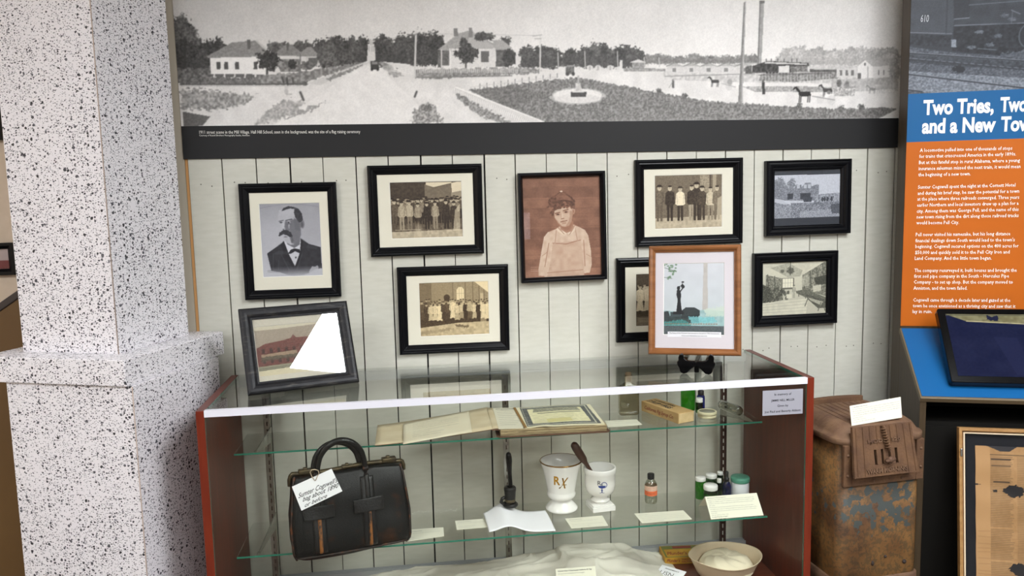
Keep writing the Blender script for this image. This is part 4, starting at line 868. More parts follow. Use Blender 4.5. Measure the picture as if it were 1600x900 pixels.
# ------------------------------------------------------------------ display case
TOPZ, DECK, S1, S2 = .965, .2526, .965-.1635, .965-.4556
YF, YB = -.4805, -.03
case = thing('display_case', 'long mahogany and glass display case below the framed pictures', 'display case', T(0, -.25, 0)); Ci = case.matrix_world.inverted()
for s in (-1, 1):
    mb = MB(); x0, x1 = sorted((s*.868, s*.89))
    mb.box(x0, x1, YF+.006, YB, 0, TOPZ-.0012)
    fix(mb.build('side_panel', m_mahog, case, Ci))
    fix(MB().box(x0-.0002, x1+.0002, YF-.0, YF+.006, 0, TOPZ).build('front_edging', m_mahedge, case, Ci, bevel=.001))
    fix(MB().box(x0-.0002, x1+.0002, YF+.006, YB, TOPZ-.0012, TOPZ).build('top_edging', m_mahtop, case, Ci))
fix(MB().box(-.8675, .8675, YF+.012, YB, DECK-.02, DECK).build('deck', m_deck, case, Ci))
fix(MB().box(-.8675, .8675, YF+.03, YB, 0, DECK-.021).build('plinth', m_mahog, case, Ci))
def pane(name, x0, x1, y0, y1, z0, z1, gm, edges, chips=None):
    """glass slab whose narrow faces are the green cut edge"""
    v = [(x, y, z) for x in (x0, x1) for y in (y0, y1) for z in (z0, z1)]
    fs = [(0, 1, 3, 2), (4, 6, 7, 5), (0, 4, 5, 1), (2, 3, 7, 6), (0, 2, 6, 4), (1, 5, 7, 3)]
    mb = MB()
    for f, e in zip(fs, ('x', 'x', 'y', 'y', 'z', 'z')): mb.add(v, [f], mi=1 if (e in edges or (edges == 'f' and f == fs[2])) else 0)
    return mb.build(name, [gm, m_edge], case, Ci)
plabel(pane('top_glass', -.8675, .8675, YF+.004, YB+.004, TOPZ-.007, TOPZ-.0005, m_topglass, 'x'), 'clear glass top pane')
pane('front_glass', -.8675, .8675, YF+.003, YF+.0075, DECK, TOPZ-.0075, m_frontglass, 'x')
plabel(fix(MB().box(-.868, .868, YF+.0004, YF+.0125, TOPZ-.0005, TOPZ+.0012).box(-.868, .868, YF-.0016, YF+.0004, TOPZ-.0175, TOPZ+.0012).build('front_strip', m_whitestrip, case, Ci)), 'white aluminium strip')
# rear tracks
mb = MB(); mb.box(-.8675, .8675, YB-.016, YB+.004, TOPZ-.010, TOPZ-.0075); mb.box(-.8675, .8675, YB-.016, YB-.0145, TOPZ-.038, TOPZ-.0075); mb.box(-.8675, .8675, YB-.0035, YB-.0015, TOPZ-.038, TOPZ-.0075)
for z in (.012, .024, .034): mb.box(-.8675, .8675, YB-.0185, YB-.0145, TOPZ-z-.002, TOPZ-z)
fix(mb.build('upper_rear_track', m_alu, case, Ci))
mb = MB(); mb.box(-.8675, .8675, YB-.03, YB+.004, DECK, DECK+.004)
for y in (-.03, -.018, -.006): mb.box(-.8675, .8675, YB+y, YB+y+.0022, DECK+.004, DECK+.018)
fix(mb.build('lower_rear_track', m_alu, case, Ci))
for x, mm, sl_ in ((-.782, m_chrome, m_std), (.0055, m_chrome, m_std), (.781, m_std, m_slot)):
    mb = MB(); mb.box(x-.0085, x+.0085, -.058, -.050, DECK, TOPZ-.04)
    for k in range(24):
        z = DECK+.02+k*.0262
        if z < TOPZ-.07: mb.box(x-.0018, x+.0018, -.0588, -.0579, z, z+.014, mi=1)
    mb.box(x-.0105, x-.0085, -.062, -.050, DECK, TOPZ-.04); mb.box(x+.0085, x+.0105, -.062, -.050, DECK, TOPZ-.04)
    fix(mb.build('slotted_upright', [mm, sl_], case, Ci))
SH = [(S1, -.3557), (S2, -.4019)]
SX0, SX1, SYB = -.8251, .7854, -.157
for z, yf in SH:
    pane('glass_shelf', SX0, SX1, yf, SYB, z-.0055, z-.0002, m_glass, 'f')
    for x in (-.770, .0175, .770):
        mb = MB(); mb.prism([(-.058, z-.060), (-.058, z-.0065), (yf+.035, z-.0065), (yf+.032, z-.012), (-.10, z-.052)], -.0017, .0017, Matrix(((0, 0, 1, x), (1, 0, 0, 0), (0, 1, 0, 0), (0, 0, 0, 1))))
        mb.box(x-.004, x+.004, yf+.028, yf+.042, z-.0125, z-.0058)
        fix(mb.build('shelf_bracket', m_chrome, case, Ci))
# memorial plaque on the inside of the right end panel
F = frame_matrix((.7250, YF+.0026, TOPZ-.0605), (1, 0, 0), (0, 0, 1))
pl = thing('memorial_plaque', 'silver memorial plaque on the front glass at the right end of the display case', 'plaque', F)
PP = [local(F, *q) for q in ((1191.3, 650), (1254.4, 645.7), (1254, 607), (1191.3, 611))]
px0 = (PP[0][0]+PP[3][0])/2; px1 = (PP[1][0]+PP[2][0])/2; py0 = (PP[0][1]+PP[1][1])/2; py1 = (PP[2][1]+PP[3][1])/2
fix(MB().box(px0, px1, py0, py1, 0, .0012).build('plate', m_plate, pl, bevel=.0004))
mb = MB(); pw_, ph_ = px1-px0, py1-py0
for s, y, wf_ in (('In memory of', .79, .42), ('JIMMIE NELL MILLER', .55, .58), ('Given by', .33, .27), ('Joe Paul and Beverly Abbott', .11, .90)):
    text(mb, s, (px0+px1)/2, py0+ph_*y, ph_*.088, pw_*wf_, align='c', bold=.012, off=.0016)
mb.build('engraving', m_inkd, pl)

# ------------------------------------------------------------------ pictures standing on the case
y, l = R(18.28), R(25.4); X0, Y0 = -.775, -.349
d = (math.cos(y), math.sin(y), 0); up = (-math.sin(y)*math.sin(l), math.cos(y)*math.sin(l), math.cos(l))
o = np.array([X0, Y0, TOPZ+.0008])+np.array(d)*.164+np.array(up)*.1325
nrm = np.cross(d, up)
TH10 = .020
M10 = frame_matrix(o-nrm*TH10*1.0+np.array([0, 0, .007]), d, up)
def easel_back(t, M):
    # strut hinged to the back of the frame, foot on the glass
    Mi = M.inverted(); top = Mi @ Vector(tuple(np.array(o)-nrm*TH10+np.array(up)*.06))
    hyp = .05
    foot_w = Vector(tuple(np.array([o[0], o[1], TOPZ])+np.array([-math.sin(y), math.cos(y), 0])*.150)); foot_w.z = TOPZ+.0008
    foot = Mi @ foot_w; a = Vector((0, .06, -.001)); b = foot
    v = [(-.02, a.y, a.z), (.02, a.y, a.z), (.035, b.y, b.z), (-.035, b.y, b.z)]; nn = Vector((0, b.z-a.z, a.y-b.y)).normalized()*.003
    v2 = [(p[0], p[1]+nn.y, p[2]+nn.z) for p in v]
    mb = MB(); mb.add(v+v2, [(0, 1, 2, 3), (7, 6, 5, 4), (0, 4, 5, 1), (1, 5, 6, 2), (2, 6, 7, 3), (3, 7, 4, 0)]); fix(mb.build('easel_strut', m_blackmat, t))
framed('distressed black frame leaning back on the left end of the glass top', M10, .328, .265, .036, .03, cv_brick(), .2535, .156, (0, -.003), prof=round_prof, th=TH10, m_fr=m_blackold, group=None,
       glassm=glass('reflective_picture_glass', (250, 250, 250), 2.6, .06), caption=easel_back)
# honey oak frame on a black plate easel
yw, ln_, rl = R(-25.0), R(11.0), R(.93)
d0 = np.array([math.cos(yw), math.sin(yw), 0]); u0 = np.array([-math.sin(yw)*math.sin(ln_), math.cos(yw)*math.sin(ln_), math.cos(ln_)])
d9 = math.cos(rl)*d0+math.sin(rl)*u0; u9 = -math.sin(rl)*d0+math.cos(rl)*u0; n9 = np.cross(d9, u9)
o9 = np.array([.4469, -.2495, TOPZ+.0473])+d9*.144+u9*.175
M9 = frame_matrix(o9-n9*.018, d9, u9)
def cap9(t, M):
    mb = MB(); mb.box(-.083, .083, -.118, -.101, .0046, .0052); mb.build('caption_strip', m_paper, t)
    mb = MB(); F = T(0, 0, .0056)
    text(mb, 'The Statue of the Fountain God donated to the Jackson Mill Homeowners', 0, -.1075, .0042, .156, M=F, align='c'); text(mb, 'which were demolished the next time', 0, -.1155, .0042, .080, M=F, align='c'); mb.build('caption_lettering', m_inkd, t)
framed('honey oak frame with statue photo standing on the black easel', M9, .288, .350, .0215, .03, cv_statue(), .190, .230, (-.002, .004), prof=round_prof, th=.018, m_fr=m_oak, m_mt=m_matgrey, group=None, caption=cap9)
# easel: two carved front feet with hooks, joined by a cross rail and a rear leg
ez = thing('plate_easel', 'black wooden plate easel on the glass top holding the honey oak frame', 'easel', frame_matrix((.587, -.315, TOPZ+.0004), d0, (0, 0, 1)))
# local: x along frame, y up, z towards the viewer
def easel_side(s):
    P_ = [(0, 0), (.008, -.0), (.020, .006), (.024, .014), (.030, .024), (.026, .036), (.030, .050), (.034, .060), (.028, .066), (.022, .062), (.019, .052), (.016, .044), (.006, .040), (-.004, .030), (-.012, .018), (-.008, .006)]
    return P_
for s, px in ((-1, -.052), (1, .052)):
    mb = MB()
    prof = [(s*0.006, 0), (s*.012, .002), (s*.017, .008), (s*.018, .016), (s*.024, .026), (s*.026, .036), (s*.021, .042), (s*.022, .050), (s*.018, .060), (s*.010, .063), (s*.005, .058), (s*.004, .049), (s*-.004, .042), (s*-.014, .040), (s*-.030, .040), (s*-.036, .030), (s*-.026, .022), (s*-.014, .012), (s*-.004, .002)]
    prof = [(x+px*.62, y) for x, y in prof]
    if s < 0: prof = prof[::-1]
    mb.prism(prof, .036, .050); fix(mb.build('easel_foot', m_blk, ez, bevel=.002))
    mb = MB(); mb.box(px*.62+s*.002-.007, px*.62+s*.002+.007, .036, .043, -.05, .0365)
    fix(mb.build('ledge_arm', m_blk, ez, bevel=.002))
fix(MB().box(-.036, .036, .022, .036, .028, .0358).build('cross_rail', m_blk, ez, bevel=.002))
fix(MB().box(-.007, .007, 0.0, .036, -.09, .028).build('rear_leg', m_blk, ez, bevel=.002))

# ------------------------------------------------------------------ cards with small print
def card(name, label, corners, z, lines, thick=.0009, group='caption cards in the display case', h=.0026):
    """flat card: corners BL, BR, TR, TL on the surface"""
    c_ = [Vector((x, yy, z+.0006)) for x, yy in corners]; o = (c_[0]+c_[1]+c_[2]+c_[3])/4
    dx = ((c_[1]-c_[0])+(c_[2]-c_[3])).normalized(); dy = Vector((-dx.y, dx.x, 0)); M = frame_matrix(o, dx, dy); Mi = M.inverted()
    L_ = [Mi @ p for p in c_]
    t = thing(name, label, 'card', M, group)
    mb = MB(); mb.prism([(p.x, p.y) for p in L_], 0, thick); fix(mb.build('card_stock', m_card, t))
    w_ = (L_[1]-L_[0]).length; hh_ = (L_[3]-L_[0]).length
    mb = MB(); n = len(lines)
    for i, s in enumerate(lines):
        if not s: continue
        yy = L_[3].y*.5+L_[2].y*.5 - hh_*(.2+.72*(i/max(n-1, 1))*.92)
        full = w_*.86*min(1, len(s)/max(len(q) for q in lines))
        text(mb, s, -w_*.44, yy, h if i else h*1.15, full, off=thick+.0003, bold=.02 if i == 0 else 0, res=1)
    mb.build('card_lettering', m_ink, t); return t
card('caption_card', 'cream card lying beside the leather bag on the lower glass shelf', [(-.338, -.386), (-.227, -.371), (-.226, -.305), (-.341, -.302)], S2, ['Leather Business Bag', 'On loan from a private collection of the museum', '', 'c. 1890', 'Museum of Pell City Permanent Exhibit'])
card('caption_card', 'cream card partly under the curled white sheet on the lower glass shelf', [(-.186, -.331), (-.084, -.329), (-.084, -.262), (-.187, -.262)], S2, ['Company Notary Embosser', 'Embossing seal used by the company on documents', '', 'Museum of Pell City Permanent', 'Donated by the family'])
card('caption_card', 'cream card in front of the two white mortars', [(.162, -.385), (.277, -.386), (.278, -.307), (.157, -.309)], S2, ['Mortar and Pestle', 'Used for grinding and mixing medicine', '', 'On loan from the collection of the family', 'Donated by the druggist'])
card('caption_card', 'wide cream card in front of the orange labelled bottle', [(.384, -.387), (.545, -.387), (.543, -.314), (.381, -.311)], S2, ['Medicine Bottle', 'This small bottle was filled and sold at the first drug store in the town and', 'kept with its original label and contents. It was carried in a doctor bag and', 'given to the museum with many other bottles from the same drug store shelf.', 'Donated by the family of the druggist'], h=.0022)
card('caption_card', 'cream card beside the old open ledger on the upper glass shelf', [(.296, -.322), (.407, -.318), (.406, -.257), (.303, -.252)], S1, ['Stock Certificate Book', 'Original ledger of the company on loan', 'Museum of Pell City'])
# folded tent card
F = frame_matrix((.6025, -.3975, S2+.0008), (1, .006, 0), (0, math.sin(R(44)), math.cos(R(44))))
tc_ = thing('tent_card', 'folded cream tent card in front of the green topped jar', 'card', F)
mb = MB(); mb.box(0, .173, 0, .0745, -.0008, 0); bk = F.inverted() @ Vector((.6025, -.290, S2+.0012)); ap = Vector((0, .0745, -.0004)); bk2 = F.inverted() @ Vector((.7755, -.289, S2+.0012))
mb.add([(0, .0745, 0), (.173, .0745, 0), tuple(bk2), (bk.x, bk.y, bk.z), (0, .0735, -.001), (.173, .0735, -.001), (bk2.x, bk2.y, bk2.z-.001), (bk.x, bk.y, bk.z-.001)], [(0, 1, 2, 3), (7, 6, 5, 4), (0, 3, 7, 4), (1, 5, 6, 2), (2, 6, 7, 3)])
fix(mb.build('card_stock', m_card, tc_))
mb = MB()
for i, (s, f_) in enumerate((('Medicines of the Drugstore', .38), ('Drugstores once sold their own mixtures of herbs, roots, and tonics, compounded by the', .95), ('druggist on a marble counter. The bottles here were carried home for headaches, coughs', .95), ('and fevers. The amber and green glass kept the light from spoiling each medicine, and', .9), ('all cures.', .12), ('Powders were folded in papers and sold in small boxes for a few pennies each with a', .9), ('set of directions. Later on, tablets and pills were packed by machine in glass and tin', .95), ('and shipped to each store by rail from the factories in the big cities of the north.', .93), ('Circa 1890', .12), ('On loan collection: 1890 - 1930', .34), ('Donated by the druggist', .32))):
    text(mb, s, .006, .0745-.0075-i*.0062, .0028, .161*f_, off=.0004, bold=.02 if i in (0, 10) else 0, res=1)
mb.build('card_lettering', m_ink, tc_)

# ------------------------------------------------------------------ leather bag
BY = R(12); Mb = frame_matrix((-.505, -.362, S2+.0006), (math.cos(BY), math.sin(BY), 0), (-math.sin(BY), math.cos(BY), 0))
bag = thing('leather_bag', 'worn black leather doctor bag standing on the lower glass shelf', 'bag', Mb)
BWD, BH = .366, .231
def bagw(v): return 1.0-.045*(1-min(1, v/.42))**1.3-.135*(max(0, v-.42)/.58)**1.25
def bag_pt(u, v):
    """u round the section 0..1, v height 0..1"""
    hw = BWD/2*bagw(v) ; dp = .0735*(1-v**2.2*.80)+.004*math.sin(v*9)*(1-v)
    if v < .12: q = (v/.12); hw -= .010*(1-q)**2; dp -= .014*(1-q)**2
    a = 2*math.pi*u; ca_, sb = math.cos(a), math.sin(a); e = .28
    x = math.copysign(abs(ca_)**e, ca_)*hw; yy = math.copysign(abs(sb)**e, sb)*dp
    # gusset sides sink in towards the top
    if abs(ca_) > .7: x -= math.copysign(.018*math.sin(min(1, v*1.15)*math.pi)**.8*max(0, 1-(abs(yy)/max(dp, .001))**2)*1.0, x)
    yc = -.012*v**2
    z = BH*v + .0035*math.sin(x*22)*v
    if yy+yc < -.045 and v < .06: z -= .021*(1-v/.06)*min(1, (-(yy+yc)-.045)/.02)*(1 if x < .08 else .3)
    yy += .0022*math.sin(x*31+v*7)*(1 if yy < 0 else .4)*math.sin(v*math.pi)
    return x, yy+yc, z
mb = MB(); n, m_ = 72, 30
vs = [bag_pt(i/n, j/m_) for j in range(m_+1) for i in range(n)]
fs = [(j*n+i, j*n+(i+1) % n, (j+1)*n+(i+1) % n, (j+1)*n+i) for j in range(m_) for i in range(n)]+[tuple(reversed(range(n))), tuple(m_*n+i for i in range(n))]
mb.add(vs, fs, smooth=True); fix(mb.build('bag_body', m_leather, bag, sub=1))
def bag_front(x, v, off=.0):
    # nearest front point at lateral x and height fraction v
    hw = BWD/2*bagw(v); r = min(.999, abs(x)/hw)
    ca_ = r**(1/.28); sb = -math.sqrt(max(0, 1-ca_*ca_)); u = math.atan2(sb, math.copysign(ca_, x))/(2*math.pi)
    p = bag_pt(u % 1, v); return Vector((x, p[1]-off, p[2]))
# scuffed side edges and piping
for s in (-1, 1):
    pts = [Vector(bag_pt(((.5+.085) if s < 0 else (1-.085)), j/16)) for j in range(17)]
    pts = [p+Vector((s*.001, -.002, 0)) for p in pts]
    mb = MB(); mb.tube(pts, .0034, 8); fix(mb.build('corner_piping', m_leathed, bag))
mb = MB(); pts = [bag_front(-.155+.31*i/24, .045, .001) for i in range(25)]; mb.tube(pts, .003, 6); fix(mb.build('bottom_seam', m_leathed, bag))
# metal jaw frame
mb = MB(); jz = BH+.006
def jaw(i): x = -.158+.316*i/20; return Vector((x, -.012-.002*math.cos(i*.3), jz+.0035*math.sin(x*22)))
pts = [Vector((-.166, -.012, jz-.034)), Vector((-.166, -.012, jz-.016)), Vector((-.162, -.012, jz-.004))]+[jaw(i) for i in range(21)]+[Vector((.162, -.012, jz-.004)), Vector((.166, -.012, jz-.016)), Vector((.166, -.012, jz-.030))]
mb.tube(pts, .0075, 8, flat=.8); fix(mb.build('jaw_frame', m_brass, bag))
for x, wd_, hgt in ((-.118, .044, .012), (.0, .034, .007), (.122, .042, .012)):
    mb = MB(); z = jz+.0035*math.sin(x*22); mb.box(x-wd_/2, x+wd_/2, -.024, -.002, z, z+hgt); mb.box(x-wd_*.2, x+wd_*.1, -.020, -.006, z+hgt-.001, z+hgt+.005)
    fix(mb.build('clasp', m_brass, bag, bevel=.0025))
def arc(cx, hw, z0, h, yb, lean, n=24):
    return [Vector((cx-hw*math.cos(math.pi*i/n)*(1 if abs(math.cos(math.pi*i/n)) < .9 else .985), yb-lean*math.sin(math.pi*i/n), z0+h*math.sin(math.pi*i/n)**.85)) for i in range(n+1)]
pts = arc(-.020, .070, jz-.014, .104, -.027, .012); pts = [pts[0]-Vector((0, .001, .018))]+pts+[pts[-1]-Vector((0, .001, .018))]
mb = MB(); mb.tube(pts, [.0075]+[.0075+.002*math.sin(math.pi*i/24) for i in range(25)]+[.0075], 12); h1 = fix(mb.build('front_handle', m_leather2, bag))
pts = arc(-.030, .068, jz-.010, .084, -.006, -.008); mb = MB(); mb.tube(pts, .0085, 12); fix(mb.build('rear_handle', m_leather2, bag))
for x in (-.090, .050):
    mb = MB(); mb.tube([(x, -.022, jz-.022), (x, -.031, jz-.024)], .010, 14); mb.tube([(x-.008, -.030, jz-.004), (x+.008, -.030, jz-.004)], .007, 10); mb.lathe([(0, 0), (.006, 0), (.005, .004), (0, .006)], 12, M=T(x, -.031, jz-.024) @ Matrix.Rotation(R(90), 4, 'X'))
    fix(mb.build('handle_mount', m_leathed, bag))
# straps, patches and worn ridges
def strip(x0, wd_, v0, v1, off, th_, n=14, bulge=0):
    mb = MB(); P_ = []
    for j in range(n+1):
        v = v0+(v1-v0)*j/n
        for k in range(7):
            f_ = k/6*2-1; p = bag_front(x0+f_*wd_/2, v, off+bulge*(1-f_*f_)); P_.append(p)
    vs = [tuple(p) for p in P_]; vb = [tuple(p+Vector((0, th_, 0))) for p in P_]; N_ = len(vs)
    fs = []
    for j in range(n):
        for k in range(6): a = j*7+k; fs.append((a, a+1, a+8, a+7)); fs.append((N_+a+7, N_+a+8, N_+a+1, N_+a))
    for j in range(n): a = j*7; fs.append((a, a+7, N_+a+7, N_+a)); a += 6; fs.append((a+7, a, N_+a, N_+a+7))
    for k in range(6): fs.append((k+1, k, N_+k, N_+k+1)); a = n*7+k; fs.append((a, a+1, N_+a+1, N_+a))
    mb.add(vs+vb, fs, smooth=True); return mb
for x in (-.092, .050):
    fix(strip(x, .038, .07, .90, .0035, .004, 22, .002).build('strap', m_leather2, bag))
    fix(strip(x, .014, .52, .93, .0065, .004, 14, .0035).build('strap_tab', m_leather2, bag))
    fix(strip(x, .010, .075, .50, .0072, .004, 18, .003).build('worn_ridge', m_tan, bag))
    fix(strip(x-.001, .086, .50, .66, .0105, .004, 12, .002).build('strap_keeper', m_leather2, bag, bevel=.0008))

# paper tag hanging on the bag
pf = Mb @ bag_front(-.05, .8, .016); nb = Mb.to_3x3() @ Vector((0, -1, .22)); nb.normalize()
def onbag(u, v, extra=0): p = hit(u, v, np.array(pf)+np.array(nb)*extra, np.array(nb)); return Vector(tuple(p))
tl, tr_, br, bl = onbag(456, 760.5), onbag(518, 732.5), onbag(535, 767.5), onbag(471, 798)
ctr = (tl+tr_+br+bl)/4; dx = (tr_-tl).normalized(); Mt = frame_matrix(ctr, dx, nb.cross(dx)); Mti = Mt.inverted()
tg = thing('paper_tag', 'white handwritten tag tied to the handle of the leather bag', 'tag', Mt)
mb = MB(); mb.prism([tuple((Mti @ p)[:2]) for p in (bl, br, tr_, tl)], -.0005, .0005); fix(mb.build('tag_card', m_paper, tg))
mb = MB()
def slant(X, Y): return (X, Y, .0008)
for s, u0_, v0_, u1_, v1_, hp in (("Sumter Cogswell's", 466.5, 778.5, 528.5, 752.5, 7.5), ('bag about 1890', 473, 784, 530.5, 760.5, 7), ('or before', 476.5, 792.5, 512, 776.5, 6)):
    pxtext(mb, Mt, s, u0_, v0_, u1_, v1_, hp, shear=.65, bold=.008, off=.0009, res=3)
mb.build('handwriting', m_inkd, tg, Mti @ Matrix.Identity(4) if False else Mti)
mb = MB(); lp = []
pa, pb = onbag(492, 750, .004), onbag(485, 738, .012)
for u_, v_, e_ in ((492, 751, .001), (487, 744, .004), (484.5, 738, .014), (487, 734, .020), (492, 733.5, .022), (497, 735, .018), (498.5, 740, .010), (496, 744, .005), (493, 751, .001)): lp.append(Mti @ onbag(u_, v_, e_))
mb.tube(lp, .0011, 6); fix(mb.build('string_loop', m_string, tg))

# ------------------------------------------------------------------ mortars, seal, sheet
def wrapper(prof, phi0, off=.0005):
    """maps text coords (x along the surface, y = height) onto a lathe profile, facing angle phi0"""
    zs = [z for r, z in prof]; rs = [r for r, z in prof]
    def f(X, Y):
        r = None
        for (r0, z0), (r1, z1) in zip(prof, prof[1:]):
            if z0 <= Y <= z1: r = r0+(r1-r0)*((Y-z0)/max(z1-z0, 1e-9)); break
        r = (r if r else rs[0])+off; a = phi0+X/r; return (r*math.cos(a), r*math.sin(a), Y)
    return f
outer1 = [(.0, 0), (.050, 0), (.0525, .003), (.052, .007), (.044, .016), (.034, .027), (.0315, .033), (.033, .036), (.040, .039), (.0455, .046), (.0465, .054), (.044, .060), (.0445, .064), (.0475, .08), (.0530, .11), (.060, .14), (.0672, .158), (.0685, .1615)]
inner1 = [(.0672, .1635), (.0645, .162), (.057, .138), (.049, .10), (.043, .07), (.036, .055), (.0, .05)]
mo = thing('mortar', 'tall white flared mortar with gold rim and gold lettering', 'mortar', T(.163, -.222, S2))
mb = MB(); mb.lathe(outer1+inner1, 56, cap=False); fix(mb.build('mortar_body', m_porc, mo))
mb = MB(); mb.lathe([(.0682, .1600), (.0690, .1612), (.0686, .1632), (.0672, .1645), (.0655, .1636)], 56, cap=False); mb.build('gold_band', m_goldline, mo)
ph = math.atan2(CAM[1]+.222, CAM[0]-.163)+.02; wf = wrapper(outer1[11:], ph)
mb = MB(); text(mb, 'R', -.025, .098, .030, .021, bold=.03, wrap=wf, res=4); text(mb, 'X', -.010, .086, .038, .033, shear=.5, bold=.015, wrap=wf, res=4)
text(mb, '-', .002, .092, .018, .014, wrap=wf)
mb.build('gold_lettering', m_gold, mo)
outer2 = [(.022, .020), (.0215, .024), (.030, .028), (.0315, .031), (.024, .035), (.0225, .040), (.030, .046), (.042, .056), (.0475, .068), (.049, .085), (.0495, .118), (.0515, .121), (.0525, .127), (.0525, .136), (.051, .139)]
inner2 = [(.047, .139), (.045, .135), (.043, .11), (.041, .08), (.030, .065), (0, .06)]
m2 = thing('mortar', 'small white footed mortar with blue goblet mark and square base', 'mortar', T(.288, -.240, S2))
mb = MB(); mb.lathe(outer2+inner2, 48, cap=False); fix(mb.build('mortar_body', m_porc, m2))
mb = MB(); mb.box(-.0385, .0385, -.0385, .0385, 0, .0165); mb.box(-.036, .036, -.036, .036, .0165, .0205); fix(mb.build('square_base', m_porc, m2, T(0, 0, 0) @ Matrix.Rotation(R(6), 4, 'Z'), bevel=.003))
ph = math.atan2(CAM[1]+.24, CAM[0]-.288)+.12; wf = wrapper(outer2[5:], ph, .0006); mb = MB()
def wpoly(mb, pts, dens=1): mb.add([wf(x*.001, .080+y*.001) for x, y in pts], [tuple(range(len(pts)))])
for k in range(-12, 12): # bowl
    x0, x1 = k, k+1; f_ = lambda x: 12-math.sqrt(max(0, 1-(x/12.5)**2))*8.5
    wpoly(mb, [(x0, f_(x0)), (x1, f_(x1)), (x1, 12), (x0, 12)])
for a_ in ([(-1.3, -10), (1.3, -10), (1.3, 5), (-1.3, 5)], [(-8, -13), (8, -13), (8, -11.5), (-8, -11.5)], [(-3.5, -11.5), (3.5, -11.5), (1, -8), (-1, -8)], [(-3, -4), (3, -5), (3, -2), (-3, -1)]): wpoly(mb, a_)
ring = [(7+9.5*math.cos(t_), 14+9*math.sin(t_)) for t_ in [math.pi*(-.55+1.5*i/20) for i in range(21)]]
for (xa, ya), (xb, yb_) in zip(ring, ring[1:]):
    nx, ny = -(yb_-ya), xb-xa; L = math.hypot(nx, ny); nx, ny = nx/L*1.1, ny/L*1.1; wpoly(mb, [(xa-nx, ya-ny), (xb-nx, yb_-ny), (xb+nx, yb_+ny), (xa+nx, ya+ny)])
mb.build('goblet_mark', m_blueink, m2)
mb = MB(); text(mb, 'R', -.014, .094, .015, .011, wrap=wf, res=3); text(mb, 'x', -.004, .092, .010, .008, wrap=wf, res=3); mb.build('rx_lettering', m_inkd, m2)
# pestle rests in the small mortar
pa = Vector((.279, -.262, S2+.076)); pb = Vector((.2035, -.262, S2+.2290)); pb = Vector(tuple(hit(895, 692, (0, -.262, 0), (0, 1, 0)))); pa = Vector((.292, -.236, S2+.0672))
ax = (pb-pa); L = ax.length; q_ = ax.to_track_quat('Z', 'Y').to_matrix().to_4x4()
ps = thing('pestle', 'dark wooden pestle leaning in the small footed mortar', 'pestle', Matrix.Translation(pa) @ q_)
mb = MB(); mb.lathe([(0, 0), (.005, .001), (.0072, .006), (.0065, .02), (.0065, L*.45), (.0075, L*.56), (.0125, L*.64), (.0135, L*.75), (.0135, L*.90), (.0115, L*.965), (.006, L*.995), (0, L)], 24, cap=False); fix(mb.build('pestle_shaft', m_pestle, ps))
# curled white sheet
def sheet(u_, v_):
    x = -.095+.202*u_; yy = -.380+.150*v_+.0; s_ = u_
    hump = .034*math.exp(-((s_-.30)/.22)**2)*(.62+.38*v_)
    lift = .004*math.sin(math.pi*v_)+.010*math.exp(-((s_-.0)/.1)**2)*(1-v_)*.3
    yy += -.014*u_*(1-v_)+.0
    return (x+.004*(1-v_), yy, hump+lift+.0009)
sh = thing('embossed_sheet', 'curled white paper sheet lying under the black seal press', 'paper', T(0, -.3, S2))
mb = MB(); mb.grid(40, 14, lambda a, b: (lambda p: (p[0], p[1]+.3, p[2]))(sheet(a, b))); mb.build('paper_sheet', m_paper, sh, solid=.0006)
# black seal press: base stands on the raised sheet
sp = thing('seal_press', 'black hand seal press with upright paddle lever on the curled sheet', 'seal press', T(-.010, -.262, S2+.0372))
fix(MB().lathe([(0, 0), (.0225, 0), (.0245, .003), (.0245, .007), (.021, .010), (.019, .012), (0, .012)], 32, cap=False).build('round_base', m_blkm, sp))
mb = MB(); mb.lathe([(0, .012), (.0145, .012), (.0165, .020), (.0175, .036), (.0185, .048), (.0195, .052), (.0195, .060), (.016, .064), (.010, .064), (.009, .058), (0, .058)], 28, cap=False); fix(mb.build('press_body', m_blkm, sp))
mb = MB(); mb.lathe([(.0150, .014), (.0166, .016), (.0168, .024), (.0156, .025)], 28, cap=False); mb.build('brass_ring', m_brass, sp)
mb = MB(); mb.tube([(-.014, .0, .012), (-.024, -.002, .010), (-.030, -.004, .016), (-.026, 0, .026), (-.016, 0, .030)], .0055, 10); fix(mb.build('side_lug', m_blkm, sp))
mb = MB(); ps_ = [(.002, 0, .054), (.0015, 0, .07), (.001, 0, .09), (0, -.002, .11), (-.001, -.004, .13), (-.0015, -.007, .15), (-.003, -.010, .165), (-.0035, -.011, .176), (-.0035, -.011, .180)]
mb.tube(ps_, [.0105, .010, .009, .009, .0112, .0132, .0132, .010, .004], 16, flat=.75); fix(mb.build('lever', m_blk, sp))

